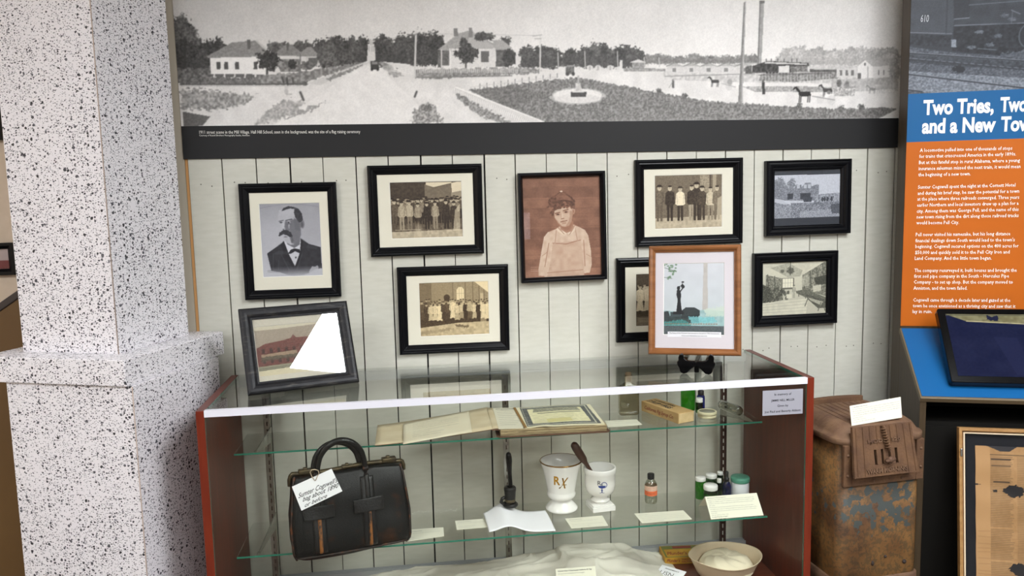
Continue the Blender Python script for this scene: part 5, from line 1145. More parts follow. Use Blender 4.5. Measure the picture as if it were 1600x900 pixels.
# ------------------------------------------------------------------ bottles and jars
def sqb(hw, hd, z): return z
def bottle(name, label, x, yy, z, prof, gm, cap=None, capm=None, liquid=None, lab=None, n=32, sx=1, sy=1, rot=0, square=None, group=None):
    t = thing(name, label, name.split('_')[-1], T(x, yy, z+.0006) @ Matrix.Rotation(rot, 4, 'Z'), group)
    mb = MB()
    if square:
        vs = []; N = 32
        for r, h in prof:
            e = square if r > prof[-1][0]*1.3 else 1.0
            for k in range(N):
                a = 2*math.pi*k/N; c_, s_ = math.cos(a), math.sin(a); vs.append((sx*r*math.copysign(abs(c_)**e, c_), sy*r*math.copysign(abs(s_)**e, s_), h))
        fs = [(i*N+k, i*N+(k+1) % N, (i+1)*N+(k+1) % N, (i+1)*N+k) for i in range(len(prof)-1) for k in range(N)]
        mb.add(vs, fs+[tuple(reversed(range(N)))], smooth=True)
    else: mb.lathe(prof, n, cap=False, sx=sx, sy=sy)
    fix(mb.build('glass_body', gm, t))
    if cap: fix(MB().lathe(cap, n, cap=False).build('cap', capm, t))
    if lab:
        for nm, p, mm in lab: fix(MB().lathe(p, n, cap=False, sx=sx, sy=sy).build(nm, mm, t))
    return t
cz = .0
tb = bottle('medicine_bottle', 'small clear bottle with orange label and black cap', .461, -.232, S2, [(0, .003), (.016, .001), (.0195, .003), (.0205, .010), (.0205, .060), (.019, .068), (.0125, .079), (.0088, .083), (.0088, .09)], m_clear,
       [(.0, .082), (.0110, .082), (.0115, .084), (.0115, .098), (.0105, .1), (0, .1)], m_blkcap, lab=[('peach_label', [(.0207, .046), (.0207, .062)], m_lab_pk), ('orange_label', [(.0208, .030), (.0208, .046)], m_lab_or)])
wf = wrapper([(.0209, 0), (.0209, .1)], math.atan2(CAM[1]+.232, CAM[0]-.461), .0003); mb = MB()
for i, (s, wd_) in enumerate((('COMPOUND', .026), ('Tincture of', .022), ('merthiolate', .026))): text(mb, s, 0, .057-.0045*i, .0026, wd_, align='c', wrap=wf, res=1)
text(mb, 'POISON', 0, .036, .0045, .024, align='c', wrap=wf, res=1); mb.build('label_lettering', m_redink, tb)
def jar(label, x, yy, r, h, ch, gm, cm, rc=None):
    rc = rc or r*.97
    return bottle('pill_jar', label, x, yy, S2, [(0, .002), (r*.9, .0008), (r, .004), (r, h-.006), (r*.93, h-.001), (r*.85, h+.002)], gm, [(0, h), (rc, h), (rc*1.02, h+.001), (rc*1.02, h+ch-.002), (rc*.97, h+ch), (0, h+ch)], cm, group='jars at the right end of the lower shelf')
jar('tall green glass jar with white lid, leftmost of the jar cluster', .633, -.226, .0172, .062, .013, m_green, m_cap)
jar('squat green jar with wide white lid, in front of the jar cluster', .650, -.272, .0232, .048, .015, m_green, m_cap)
jar('green jar with white lid behind the squat green jar', .682, -.196, .0185, .058, .012, m_green2, m_cap)
jar('narrow dark jar with small white cap, at the back of the jar cluster', .722, -.175, .0105, .058, .010, m_green2, m_cap, .0098)
jar('slim dark bottle with small white cap between green and blue bottles', .700, -.222, .0085, .048, .014, m_green2, m_cap, .0072)
bottle('dropper_bottle', 'cobalt blue bottle with black dropper beside the green topped jar', .722, -.232, S2, [(0, .002), (.0125, .001), (.0145, .004), (.0145, .040), (.010, .052), (.007, .056)], m_blue,
       [(0, .055), (.008, .055), (.0085, .066), (.0055, .068), (.0055, .078), (.0062, .086), (.004, .090), (0, .091)], m_blkcap, group='jars at the right end of the lower shelf')
t = thing('ointment_jar', 'white jar with green lid behind the tent card', 'jar', T(.766, -.238, S2+.0006))
fix(MB().lathe([(0, 0), (.026, 0), (.029, .003), (.029, .050), (.0275, .054), (0, .054)], 40, cap=False).build('jar_body', m_jar, t)); fix(MB().lathe([(0, .0545), (.030, .0545), (.0312, .057), (.0312, .068), (.0295, .0705), (.012, .0695), (0, .069)], 40, cap=False).build('lid', m_teal, t))

# upper shelf
bottle('flask_bottle', 'tall dusty clear rectangular bottle behind the syrup box', .398, -.192, S1, [(0, .002), (.030, .001), (.033, .005), (.033, .082), (.030, .094), (.017, .104), (.0105, .110), (.0105, .128), (.013, .129), (.013, .134)], m_dusty,
       [(0, .112), (.0092, .112), (.0098, .141), (0, .142)], m_cork, lab=[('old_label', [(.0123, .094), (.0123, .128)], m_bookpap)], sy=.55, square=.32)
bottle('medicine_bottle', 'tall bright green bottle with pale cap, right of the syrup box', .602, -.190, S1, [(0, .002), (.021, .001), (.0238, .005), (.0238, .080), (.021, .086), (.016, .088)], m_green, [(0, .087), (.0165, .087), (.0170, .089), (.0170, .099), (.016, .101), (0, .101)], m_cap, group=None)
bottle('dropper_bottle', 'small dark green bottle with white collar beside the round tin', .628, -.226, S1, [(0, .002), (.0105, .001), (.0120, .004), (.0120, .036), (.009, .041)], m_green2, [(0, .037), (.0112, .037), (.0115, .039), (.0115, .050), (.010, .051), (0, .051)], m_cap)
bottle('dropper_bottle', 'small blue bottle with black cap behind the dark green bottle', .643, -.200, S1, [(0, .002), (.0115, .001), (.013, .004), (.013, .050), (.009, .055)], m_blue, [(0, .054), (.010, .054), (.010, .068), (.006, .070), (.006, .078), (0, .080)], m_blkcap)
t = thing('round_tin', 'shallow round cream tin on the upper glass shelf', 'tin', T(.637, -.272, S1+.0006))
fix(MB().lathe([(0, 0), (.028, 0), (.0295, .002), (.0295, .008), (.0285, .009)], 40, cap=False).build('tin_base', m_tin, t)); fix(MB().lathe([(.029, .0092), (.0308, .0095), (.0308, .018), (.029, .0195), (.0262, .0198), (.0255, .0188)], 40, cap=False).build('lid_ring', m_tin, t)); MB().lathe([(0, .0187), (.0258, .0187), (.0258, .010), (0, .010)], 40, cap=False).build('lid_inset', m_tintop, t)
# glass vial lying down
va, vb = Vector((.718, -.205, S1+.0175)), Vector((.738, -.290, S1+.0175)); vd = vb-va; q_ = vd.to_track_quat('Z', 'Y').to_matrix().to_4x4(); L = vd.length
t = thing('glass_vial', 'clear flattened glass vial lying at the right end of the upper shelf', 'vial', Matrix.Translation(va) @ q_)
mb = MB(); mb.lathe([(0, -.020), (.009, -.018), (.0145, -.010), (.016, 0), (.016, L-.006), (.0135, L+.002), (.010, L+.004), (.0, L+.005)], 28, cap=False); mb.build('vial_glass', glass('vial_glass', (206, 206, 192), 3.0, .08), t)
fix(MB().lathe([(.0161, -.004), (.0166, -.004), (.0166, .003), (.0161, .003)], 28, cap=False).build('ring', m_chrome, t))

# syrup carton
na, nb_ = Vector((.519, -.334, S1+.0006)), Vector((.452, -.158, S1+.0006)); ex = (nb_-na); L = ex.length; ex.normalize()
Ms = frame_matrix(na, ex, (-ex.y, ex.x, 0)); Msi = Ms.inverted()
t = thing('syrup_carton', 'long tan syrup carton on the upper glass shelf', 'box', Ms)
# local x runs away from the viewer along the carton; the near end sits at x=0; y<0 is the right-hand side
Wd, Hh = .063, .034
fix(MB().box(0, L, -Wd, 0, 0, Hh).build('carton_body', m_tan_card, t, bevel=.0012))
MB().box(-.0006, .0004, -Wd+.002, -.002, .002, Hh-.002).build('end_flap', m_tanpale, t)
mb = MB(); F = Ms @ Matrix(((-1, 0, 0, L), (0, 0, 1, .0002), (0, 1, 0, 0), (0, 0, 0, 1)))
text(mb, 'California Fig Syrup Co.', L*.10, .011, .0125, L*.78, M=F, shear=.35, bold=.01, off=.0006)
mb.build('side_lettering', m_redink, t, Msi)
mb = MB(); F = Ms @ Matrix(((-1, 0, 0, L), (0, -1, 0, 0), (0, 0, 1, Hh), (0, 0, 0, 1)))
for s, x_, y_, h_, w_ in (('SYRUP', L*.06, .012, .020, L*.30), ('of', L*.38, .020, .010, L*.06), ('FIGS', L*.46, .012, .020, L*.22), ('and ELIXIR of SENNA', L*.08, .040, .010, L*.55)): text(mb, s, x_, y_, h_, w_, M=F, bold=.03)
mb.build('top_lettering', m_inkd, t, Msi)

# open certificate book
t = thing('open_ledger', 'old open stock certificate ledger on the upper glass shelf', 'book', T(-.06, -.22, S1)); Ti = t.matrix_world.inverted()
def cov(a, b):  # left cover board: slopes from the shelf up to the spine
    x = -.421+a*(.351+.012*b); yf_, yb_ = -.364+a*.012, -.150+a*.055; yy = yf_+(yb_-yf_)*b; return (x, yy, S1+.0022+.024*a**1.5)
def slab(fn, nx, ny, th_):
    mb = MB(); n0 = (nx+1)*(ny+1)
    vs = [fn(i/nx, j/ny) for j in range(ny+1) for i in range(nx+1)]; vb = [(x, y, z-th_) for x, y, z in vs]
    f_ = [(j*(nx+1)+i, j*(nx+1)+i+1, (j+1)*(nx+1)+i+1, (j+1)*(nx+1)+i) for j in range(ny) for i in range(nx)]
    fb = [tuple(n0+k for k in reversed(q)) for q in f_]
    rim = [i for i in range(nx+1)]+[(j+1)*(nx+1)+nx for j in range(ny)]+[ny*(nx+1)+i for i in reversed(range(nx))]+[j*(nx+1) for j in reversed(range(1, ny))]
    e = [(rim[(k+1) % len(rim)], rim[k], n0+rim[k], n0+rim[(k+1) % len(rim)]) for k in range(len(rim))]
    mb.add(vs+vb, f_, mi=0, smooth=True); b = 0
    mb.f += fb+e; mb.mi += [1]*(len(fb)+len(e)); mb.sm += [False]*(len(fb)+len(e)); return mb
slab(cov, 20, 6, .002).build('front_cover', [m_bookpap, m_bookcov], t, Ti)
def lsheet(a, b):
    x = -.338+a*(.206+.008*b); yf_, yb_ = -.384+a*.030, -.170+a*.052; k = (x+.421)/.351; return (x, yf_+(yb_-yf_)*b, S1+.0040+.024*max(0, k)**1.5+.004*math.sin(math.pi*b)+.0015*math.sin(a*3.1))
slab(lsheet, 20, 10, .0004).build('loose_letter', [m_sheet, m_sheet], t, Ti)
mb = MB()
for i in range(9):
    b0 = .82-.075*i-(0.03 if i > 4 else 0); s_ = ['Pell City Alabama', 'To the stockholders of the company in general meeting', 'the undersigned do hereby certify that the shares as', 'held and issued under the charter of this company', 'are the property of the persons named in this book', 'and may be transferred only at the office of same', 'Yours very truly', 'Sumter Cogswell President', 'Pell City Realty Company'][i]
    def wf_(X, Y, b0=b0): p = lsheet(.14+X/.24, b0+Y/.2); return (p[0], p[1], p[2]+.0005)
    text(mb, s_, 0, 0, .0042, {0: .09, 6: .06, 7: .11, 8: .10}.get(i, .165), wrap=wf_, res=1, shear=.2)
mb.build('letter_lettering', m_ink, t, Ti)
def spine(a, b): return (-.070+a*.022+.006*b, -.352+b*.24, S1+.026+.002*math.sin(math.pi*a))
slab(spine, 4, 6, .006).build('spine', [m_bookpap, m_bookcov], t, Ti)
bx = [(-.058, -.352), (-.048, -.364), (.280, -.377), (.290, -.372), (.290, -.122), (-.046, -.112)]
fix(MB().prism(bx, S1+.0006, S1+.0040).build('back_cover', m_bookcov, t, Ti, bevel=.001))
r_ = random.Random(12); mb = MB()
for k in range(11):
    z0 = S1+.0042+k*.0017; j = r_.uniform(0, .006); j2 = r_.uniform(-.002, .006)
    n = 16; fr = [(-.046+.326*i/n, -.360-.010*(i/n)+j+r_.uniform(-.0015, .0022)) for i in range(n+1)]
    mb.prism(fr+[(.281-j2, -.124), (-.044, -.114)], z0, z0+.0013)
mb.build('page_block', m_pages, t, Ti)
# certificate page
c = Canvas(210, 150, (238, 230, 200)); rr = random.Random(5)
c.poly([(0, 0), (52, 0), (52, 150), (0, 150)], (232, 226, 206)); 
for i in range(9): c.line(6, 22+i*13, 46-(i % 3)*5, 21+i*13, 1.2, (120, 112, 100), .8)
c.line(6, 9, 46, 7, 3, (70, 64, 58), .8); c.line(16, 15, 44, 13, 2, (90, 84, 76), .8)
c.poly([(57, 3), (200, 3), (204, 144), (57, 144)], (96, 98, 98), tex=40, cell=1.8)
for k in range(60): a_ = k/60*138; c.ell(60+a_, 8, 1.6, 1.8, (222, 218, 196)); c.ell(60+a_, 136, 1.6, 1.8, (222, 218, 196))
for k in range(46): c.ell(60, 8+k*2.9, .9, .8, (222, 218, 196)); c.ell(195, 8+k*2.9, 1.6, 1.3, (222, 218, 196))
c.poly([(71, 19), (184, 19), (187, 126), (71, 126)], (240, 232, 192), tex=8, cell=5); c.poly([(84, 20), (176, 20), (180, 44), (80, 44)], (128, 128, 116), .75, tex=46, cell=1.6); c.line(90, 54, 176, 53, 5, (90, 90, 84), .8)
for i in range(6): c.line(76, 66+i*10, 182-rr.uniform(0, 30), 65+i*10, 1.6, (150, 146, 110), .8)
c.poly([(100, 98), (150, 96), (152, 120), (102, 122)], (216, 204, 130), .6)
print_mesh('certificate_page', c, .326, .235, t, Ti @ T(.116, -.2405, S1+.0262), fn=lambda co: np.stack([co[:, 0]+.004*co[:, 1]/.12, co[:, 1]-.010*(co[:, 0]/.326), .0012*np.sin(co[:, 0]*28)+.004*np.exp(-((co[:, 0]+.03)/.03)**2)*np.exp(-((co[:, 1]+.115)/.03)**2)], 1), thick=.0026)
mb = MB(); mb.prism([(.0265, -.362), (.0345, -.362), (.0315, -.128), (.0235, -.128)], S1+.0276, S1+.0284); fix(mb.build('brown_tape', m_brnstrip, t, Ti))

# ------------------------------------------------------------------ deck: shirt, card, box, hat
cl = thing('folded_uniform', 'crumpled white cotton uniform lying on the wooden deck of the case', 'clothing', T(0, -.24, DECK)); Ci2 = cl.matrix_world.inverted()
g1 = vnoise(140, 260, 22, 41); g2 = vnoise(140, 260, 9, 42)
def cloth(a, b):
    x = -.50+a*1.06; yy = -.435+b*.375
    prof_b = np.interp(x, [-.5, -.42, -.36, -.2, -.05, .08, .14, .20, .26, .34, .41, .46, .50, .56], [.004, .022, .030, .040, .046, .050, .062, .072, .079, .078, .060, .036, .018, .002])
    front = .55+.45*min(1, b*1.6)
    e = min(1, a/.04, (1-a)/.05, b/.10, (1-b)/.16); e = max(0, e)**.6
    ia, ib = int(a*258), int(b*138)
    ridge = .011*(1-abs(math.sin(x*6+yy*16+g1[ib, ia]*4)))**2+.007*(1-abs(math.sin(x*11-yy*21+g1[ib, ia]*6)))**3+.003*(g2[ib, ia]-.5)
    z = (prof_b*front+ridge)*e
    if x > .16: # collar lobe: a raised rounded roll
        dd = math.hypot((x-.29)/.15, (yy+.17)/.095); z += .013*math.exp(-((dd-.85)/.16)**2)
    return x, yy+.012*math.sin(x*13), DECK+.0008+max(0, z)
mb = MB(); mb.grid(190, 80, cloth)
# underside
n = len(mb.v); nx, ny = 190, 80
low = [(x, y, DECK+.0006) for x, y, z in mb.v]; rim = [i for i in range(nx+1)]+[(j+1)*(nx+1)+nx for j in range(ny)]+[ny*(nx+1)+i for i in reversed(range(nx))]+[j*(nx+1) for j in reversed(range(1, ny))]
mb.v += [low[i] for i in rim]; mb.f.append(tuple(reversed(range(n, n+len(rim))))); mb.mi.append(0); mb.sm.append(False)
mb.build('cloth_body', m_cloth, cl, Ci2)
F = frame_matrix((.462, -.245, DECK+.0018+.020), (math.cos(R(58)), math.sin(R(58)), 0), (-math.sin(R(58)), math.cos(R(58)), .25))
p0 = hit(1033, 893, (0, 0, DECK+.022), (0, 0, 1)); F = frame_matrix(p0, (.72, -.69, -.02), (.69, .72, .22))
mb = MB(); mb.box(-.012, .075, -.05, .034, -.0012, 0); mb.build('label_panel', m_paper, cl, Ci2 @ F)
mb = MB(); text(mb, 'USN', -.002, -.012, .020, .046, off=.0006, bold=.0); text(mb, 'PHARMACY', .006, .018, .0055, .05, off=.0006, bold=.03); mb.build('label_lettering', m_ink, cl, Ci2 @ F)
pc = hit(868, 889, (0, -.335, 0), (0, 1, 0)); pd = hit(930, 889, (0, -.335, 0), (0, 1, 0))
F = frame_matrix((pc[0], -.335, pc[2]), (1, 0, -.02), (0, .5, .85))
t = thing('caption_card', 'cream card propped on the crumpled white uniform', 'card', F, 'caption cards in the display case')
MB().box(0, pd[0]-pc[0], -.050, 0, -.0008, 0).build('card_stock', m_card, t); mb = MB()
text(mb, 'World War I Pharmacist Uniform & Cap', .006, -.0095, .0040, (pd[0]-pc[0])*.86, off=.0005, bold=.03); text(mb, 'On loan from the family of the druggist', .006, -.017, .0032, .085, off=.0005); mb.build('card_lettering', m_ink, t)
# yellow box
pa = Vector((.534, -.156, DECK+.0006)); ex = Vector((.118, -.011, 0)).normalized(); Mx = frame_matrix(pa, ex, (-ex.y, ex.x, 0)); Mxi = Mx.inverted()
t = thing('tablet_box', 'golden yellow tablet box lying beside the canvas sailor hat', 'box', Mx)
fix(MB().box(0, .150, 0, .094, 0, .0235).build('box_body', m_yellow, t, bevel=.001)); MB().box(.004, .146, .066, .090, .0235, .0241).box(.004, .010, .006, .066, .0235, .0241).box(.004, .146, .004, .008, .0235, .0241).build('green_border', m_yband, t)
mb = MB(); F = Matrix(((1, 0, 0, 0), (0, 0, -1, -.0002), (0, 1, 0, 0), (0, 0, 0, 1)))
text(mb, "Pfunder's", .006, .008, .012, .046, M=F, shear=.3, bold=.015); text(mb, 'TABLETS', .058, .014, .005, .030, M=F, bold=.03); text(mb, 'FOR STOMACH', .058, .006, .005, .052, M=F, bold=.03)
text(mb, "Pfunder's", .014, .022, .024, .070, M=T(0, 0, .0236), shear=.3, bold=.015); text(mb, 'TABLETS', .09, .022, .010, .035, M=T(0, 0, .0236), bold=.02); mb.build('box_lettering', m_redink, t)
mb = MB(); mb.box(.044, .110, .070, .086, .0242, .0246); mb.lathe([(0, .0242), (.009, .0242), (.009, .0247), (0, .0247)], 20, M=T(.128, .074, 0)); fix(mb.build('dark_badge', m_redink, t))
# sailor hat
t = thing('sailor_hat', 'off-white canvas sailor hat resting on the deck at the right end', 'hat', T(.714, -.250, DECK+.0008))
N = 72
def rimp(k, r, z, th=0):
    a = 2*math.pi*k/N; pinch = .007*math.cos(3*a+.4); rx = r*(1.02+.03*math.cos(2*a)); pt_ = .012*max(0, math.cos(a+math.pi))**6+.004*max(0, math.cos(a))**6
    return ((rx+pt_)*math.cos(a), (r*.98+pinch*.3)*math.sin(a), z*(1+.05*math.cos(2*a)))
prof = [(.076, 0), (.084, .012), (.093, .032), (.1025, .052), (.1075, .0615), (.1105, .0635), (.1095, .0655), (.1055, .063), (.099, .050), (.092, .034), (.086, .022)]
vs = [rimp(k, r, z) for r, z in prof for k in range(N)]
fs = [(i*N+k, i*N+(k+1) % N, (i+1)*N+(k+1) % N, (i+1)*N+k) for i in range(len(prof)-1) for k in range(N)]+[tuple(reversed(range(N)))]
mb = MB(); mb.add(vs, fs, smooth=True); fix(mb.build('brim', m_hat, t))
vs = []; rings = 16
for i in range(rings+1):
    q = i/rings
    for k in range(N):
        a = 2*math.pi*k/N; r = .090*math.cos(q*math.pi/2)**.8; z = .020+.046*math.sin(q*math.pi/2)+.0065*math.sin(3*a+5*q)*math.cos(q*1.4)*q+.005*(1-abs(math.sin(4*a+7*q)))**2*(1-q)*q*4
        z -= .012*math.exp(-((math.cos(a-.9)*r+.01)/.012)**2)*q*.6
        vs.append((r*math.cos(a), r*math.sin(a), z))
fs = [(i*N+k, i*N+(k+1) % N, (i+1)*N+(k+1) % N, (i+1)*N+k) for i in range(rings) for k in range(N)]
mb = MB(); mb.add(vs, fs, smooth=True); mb.build('crown', m_hatin, t)

# ------------------------------------------------------------------ stove
SY = R(5.46); ex = Vector((math.cos(SY), math.sin(SY), 0)); ey = Vector((-math.sin(SY), math.cos(SY), 0))
FLc = Vector((.944, -.547, 0)); FRc = Vector((1.222, -.5205, 0)); SW = (FRc-FLc).length; SD = .265
so = (FLc+FRc)/2+ey*SD/2; Ms = frame_matrix(so, ex, ey); Msi = Ms.inverted()
st = thing('coal_stove', 'rusty brown coal stove between the display case and the kiosk', 'stove', Ms)
def rrect(w_, d_, r, n=6):
    P_ = []
    for cx, cy, a0 in ((w_/2-r, -d_/2+r, -90), (w_/2-r, d_/2-r, 0), (-w_/2+r, d_/2-r, 90), (-w_/2+r, -d_/2+r, 180)):
        for k in range(n+1): a = R(a0+90*k/n); P_.append((cx+r*math.cos(a), cy+r*math.sin(a)))
    return P_
def loft(mb, secs, mi=0, smooth=True, cap=True):
    n = len(secs[0][0]); vs = [(x, y, z) for P_, z in secs for x, y in P_]
    zz = secs[0][1] if not hasattr(secs[0][1], '__call__') else 0
    fs = [(i*n+k, i*n+(k+1) % n, (i+1)*n+(k+1) % n, (i+1)*n+k) for i in range(len(secs)-1) for k in range(n)]
    if cap: fs += [tuple(reversed(range(n))), tuple((len(secs)-1)*n+k for k in range(n))]
    mb.add(vs, fs, smooth=smooth); return mb
LZ = .775
mb = MB(); loft(mb, [(rrect(SW, SD, .03), .10), (rrect(SW, SD, .03), LZ)]); fix(mb.build('stove_body', m_stove, st))
mb = MB(); loft(mb, [(rrect(SW+.012, SD+.012, .034), .085), (rrect(SW+.02, SD+.02, .036), .10), (rrect(SW+.012, SD+.012, .034), .205), (rrect(SW, SD, .03), .215)]); fix(mb.build('base_skirt', m_rust, st, bevel=.002))
for sx in (-1, 1):
    for sy in (-1, 1):
        mb = MB(); mb.tube([(sx*SW*.40, sy*SD*.38, .09), (sx*SW*.43, sy*SD*.41, .05), (sx*SW*.47, sy*SD*.44, .008), (sx*SW*.48, sy*SD*.45, 0)], [.022, .016, .014, .018], 12); fix(mb.build('leg', m_rust, st))
# lid: lip, shoulder rising to a ribbed crown that slopes up to the back
def lidz(x, y, h):  # crown height: higher towards the back
    return h
mb = MB(); secs = []
n0 = len(rrect(.2, .2, .03))
def sec(w_, d_, r, z, tilt=0, dy=0): return [(x, y+dy, z+tilt*(y+dy+SD/2)) for x, y in rrect(w_, d_, r)]
S_ = [sec(SW+.022, SD+.022, .055, LZ-.004), sec(SW+.030, SD+.030, .058, LZ-.001), sec(SW+.030, SD+.030, .058, LZ+.013), sec(SW+.026, SD+.026, .056, LZ+.016), sec(SW+.008, SD+.008, .052, LZ+.018), sec(SW+.000, SD+.000, .05, LZ+.026), sec(SW-.018, SD-.014, .048, LZ+.040, .01), sec(SW-.044, SD-.034, .044, LZ+.050, .02, .004), sec(SW-.066, SD-.05, .04, LZ+.052, .035, .008)]
vs = [v for s in S_ for v in s]; n = n0
fs = [(i*n+k, i*n+(k+1) % n, (i+1)*n+(k+1) % n, (i+1)*n+k) for i in range(len(S_)-1) for k in range(n)]+[tuple(reversed(range(n))), tuple((len(S_)-1)*n+k for k in range(n))]
mb.add(vs, fs, smooth=True); fix(mb.build('lid', m_rust2, st))
mb = MB()
for k in range(9):
    x = -.088+k*.022; y0, y1 = -SD/2+.045, SD/2-.045; zf = lambda y: LZ+.0515+.035*(y-.008+SD/2)
    mb.add([(x-.008, y0, zf(y0)-.002), (x+.008, y0, zf(y0)-.002), (x+.008, y1, zf(y1)-.002), (x-.008, y1, zf(y1)-.002), (x-.006, y0+.002, zf(y0)+.0025), (x+.006, y0+.002, zf(y0)+.0025), (x+.006, y1, zf(y1)+.0025), (x-.006, y1, zf(y1)+.0025)],
           [(4, 5, 6, 7), (0, 1, 5, 4), (1, 2, 6, 5), (2, 3, 7, 6), (3, 0, 4, 7), (3, 2, 1, 0)])
fix(mb.build('lid_ribs', m_rust2, st))
mb = MB(); P_ = [(.098*math.cos(math.pi*k/16)*1.0, SD/2-.036+.022*math.sin(math.pi*k/16)) for k in range(17)]
P2_ = [(x*.93, (y-SD/2+.036)*.75+SD/2-.036) for x, y in P_]
mb.prism([(-.098, SD/2-.040), (.098, SD/2-.040)]+P_, LZ+.052, LZ+.076); fix(mb.build('flue_collar', m_rust, st, bevel=.003))
# door surround on the front: flat frame with rivets
yF = -SD/2
mb = MB(); x0, x1, z0, z1 = -SW/2+.003, SW/2-.003, LZ-.1295, LZ-.002
for bx_ in ((x0, x0+.030, z0, z1), (x1-.026, x1, z0, z1), (x0+.030, x1-.026, z0, z0+.030)): mb.box(bx_[0], bx_[1], yF-.010, yF+.004, bx_[2], bx_[3])
fix(mb.build('door_surround', m_rust, st, bevel=.003))
mb = MB()
for x, z in ((x0+.012, z1-.03), (x0+.012, z0+.035), (x0+.10, z0+.012), (x1-.075, z0+.012), (x1-.011, z1-.03), (x1-.011, z0+.04)): mb.lathe([(0, 0), (.0045, 0), (.004, .002), (.0, .0035)], 10, M=T(x, yF-.010, z) @ Matrix.Rotation(R(90), 4, 'X'))
fix(mb.build('rivet', m_rust2, st))
MB().box(x0+.03, x1-.026, yF-.002, yF+.002, z0+.03, z1).build('door_recess', m_rust, st)
# hopper door, hinged at the top and sloping outward; two cheeks close its sides
for s in (-1, 1):
    mb = MB(); mb.prism([(yF+.002, LZ-.090), (yF-.033, LZ-.090), (yF-.014, LZ+.012), (yF-.010, LZ+.030), (yF+.012, LZ+.030)], s*(SW/2-.050)-.021, s*(SW/2-.050)-.015, Matrix(((0, 0, 1, 0), (1, 0, 0, 0), (0, 1, 0, 0), (0, 0, 0, 1)))); fix(mb.build('hopper_cheek', m_rust, st))
dl, dr, dt, db = -SW/2+.014, SW/2-.050, LZ+.052, LZ-.092
DM = Ms @ frame_matrix(((dl+dr)/2, yF-.036, db), (1, 0, .0), (0, .20, 1)); Dl = Msi @ DM; DH = (dt-db)*1.03
mb = MB(); wb, wt = (dr-dl)/2, (dr-dl)/2-.008
# slab with four real slots
slots = [(-.036, -.0275), (-.0125, -.0045), (.0115, .0195), (.034, .0425)]; sz0, sz1 = DH*.22, DH*.52
def wid(y): return wb+(wt-wb)*y/DH
def q(xa, xb, ya, yb_, z=.010):
    mb.add([(xa(ya), ya, -.0), (xb(ya), ya, -.0), (xb(yb_), yb_, 0), (xa(yb_), yb_, 0), (xa(ya), ya, z), (xb(ya), ya, z), (xb(yb_), yb_, z), (xa(yb_), yb_, z)], [(4, 5, 6, 7), (3, 2, 1, 0), (0, 1, 5, 4), (1, 2, 6, 5), (2, 3, 7, 6), (3, 0, 4, 7)])
lo_, hi_ = (lambda y: -wid(y)), (lambda y: wid(y))
q(lo_, hi_, 0, sz0); q(lo_, hi_, sz1, DH)
cuts = [lo_]+[c_ for a_, b_ in slots for c_ in ((lambda y, a_=a_: a_), (lambda y, b_=b_: b_))]+[hi_]
for k in range(0, len(cuts), 2): q(cuts[k], cuts[k+1], sz0, sz1)
for k in range(9): # raised ribs
    x = -.098+k*.0245
    for ya, yb_ in (((.004, DH-.003),) if abs(x) > .055 else ((DH*.62, DH-.003),)):
        s_ = wid(ya)/wb; s2 = wid(yb_)/wb; mb.add([(x*s_-.001, ya, .010), (x*s_+.0025, ya, .010), (x*s2+.0025, yb_, .010), (x*s2-.001, yb_, .010), (x*s_, ya, .0128), (x*s_+.0012, ya, .0128), (x*s2+.0012, yb_, .0128), (x*s2, yb_, .0128)], [(4, 5, 6, 7), (0, 1, 5, 4), (1, 2, 6, 5), (2, 3, 7, 6), (3, 0, 4, 7)])
door = fix(mb.build('hopper_door', m_rust, st, Dl, bevel=.0008))
di = door.matrix_local
MB().box(-.05, .055, sz0-.004, sz1+.004, -.006, -.001).build('draft_plate', m_kdark, door)
mb = MB(); text(mb, 'WARM MORNING', 0, .010, .0125, .135, align='c', bold=.02, off=.0105)
text(mb, 'MODEL 120', 0, DH*.66, .010, .11, align='c', bold=.02, off=.0105)
v_ = list(mb.v); f_ = list(mb.f); b = len(v_)
mb.v += [(x, y, .0140) for x, y, z in v_]; mb.f = [tuple(b+i for i in f) for f in f_]+f_; mb.mi = [0]*len(mb.f); mb.sm = [False]*len(mb.f)
from collections import Counter
ed = Counter(); 
for f in f_:
    for i in range(len(f)): ed[tuple(sorted((f[i], f[(i+1) % len(f)])))] += 1
for (a_, b2), c_ in ed.items():
    if c_ == 1: mb.f.append((a_, b2, b+b2, b+a_)); mb.mi.append(0); mb.sm.append(False)
fix(mb.build('cast_lettering', m_rust2, door))
mb = MB(); hel = []
for k in range(120):
    f = k/119; a = f*2*math.pi*8; hel.append((.000+.010*f-.004+.0062*math.cos(a), DH*.94-.062*f, .019+.0062*math.sin(a)))
mb.tube(hel, .0016, 6); mb.tube([(-.006, DH*.96, .012), (-.006, DH*.98, .024), (.0, DH*.90, .022), (.008, DH*.46, .020)], .0028, 8); fix(mb.build('coil_spring_handle', m_rust, door))
mb = MB(); mb.tube([(.006, sz0+.014, .008), (.006, sz0+.014, .022)], .004, 10); mb.lathe([(0, 0), (.008, .001), (.010, .005), (.007, .010), (0, .012)], 16, M=T(.006, sz0+.014, .020)); mb.tube([(-.010, sz0+.010, .024), (.020, sz0+.016, .026)], .0052, 10); fix(mb.build('draft_knob', m_rust2, door))
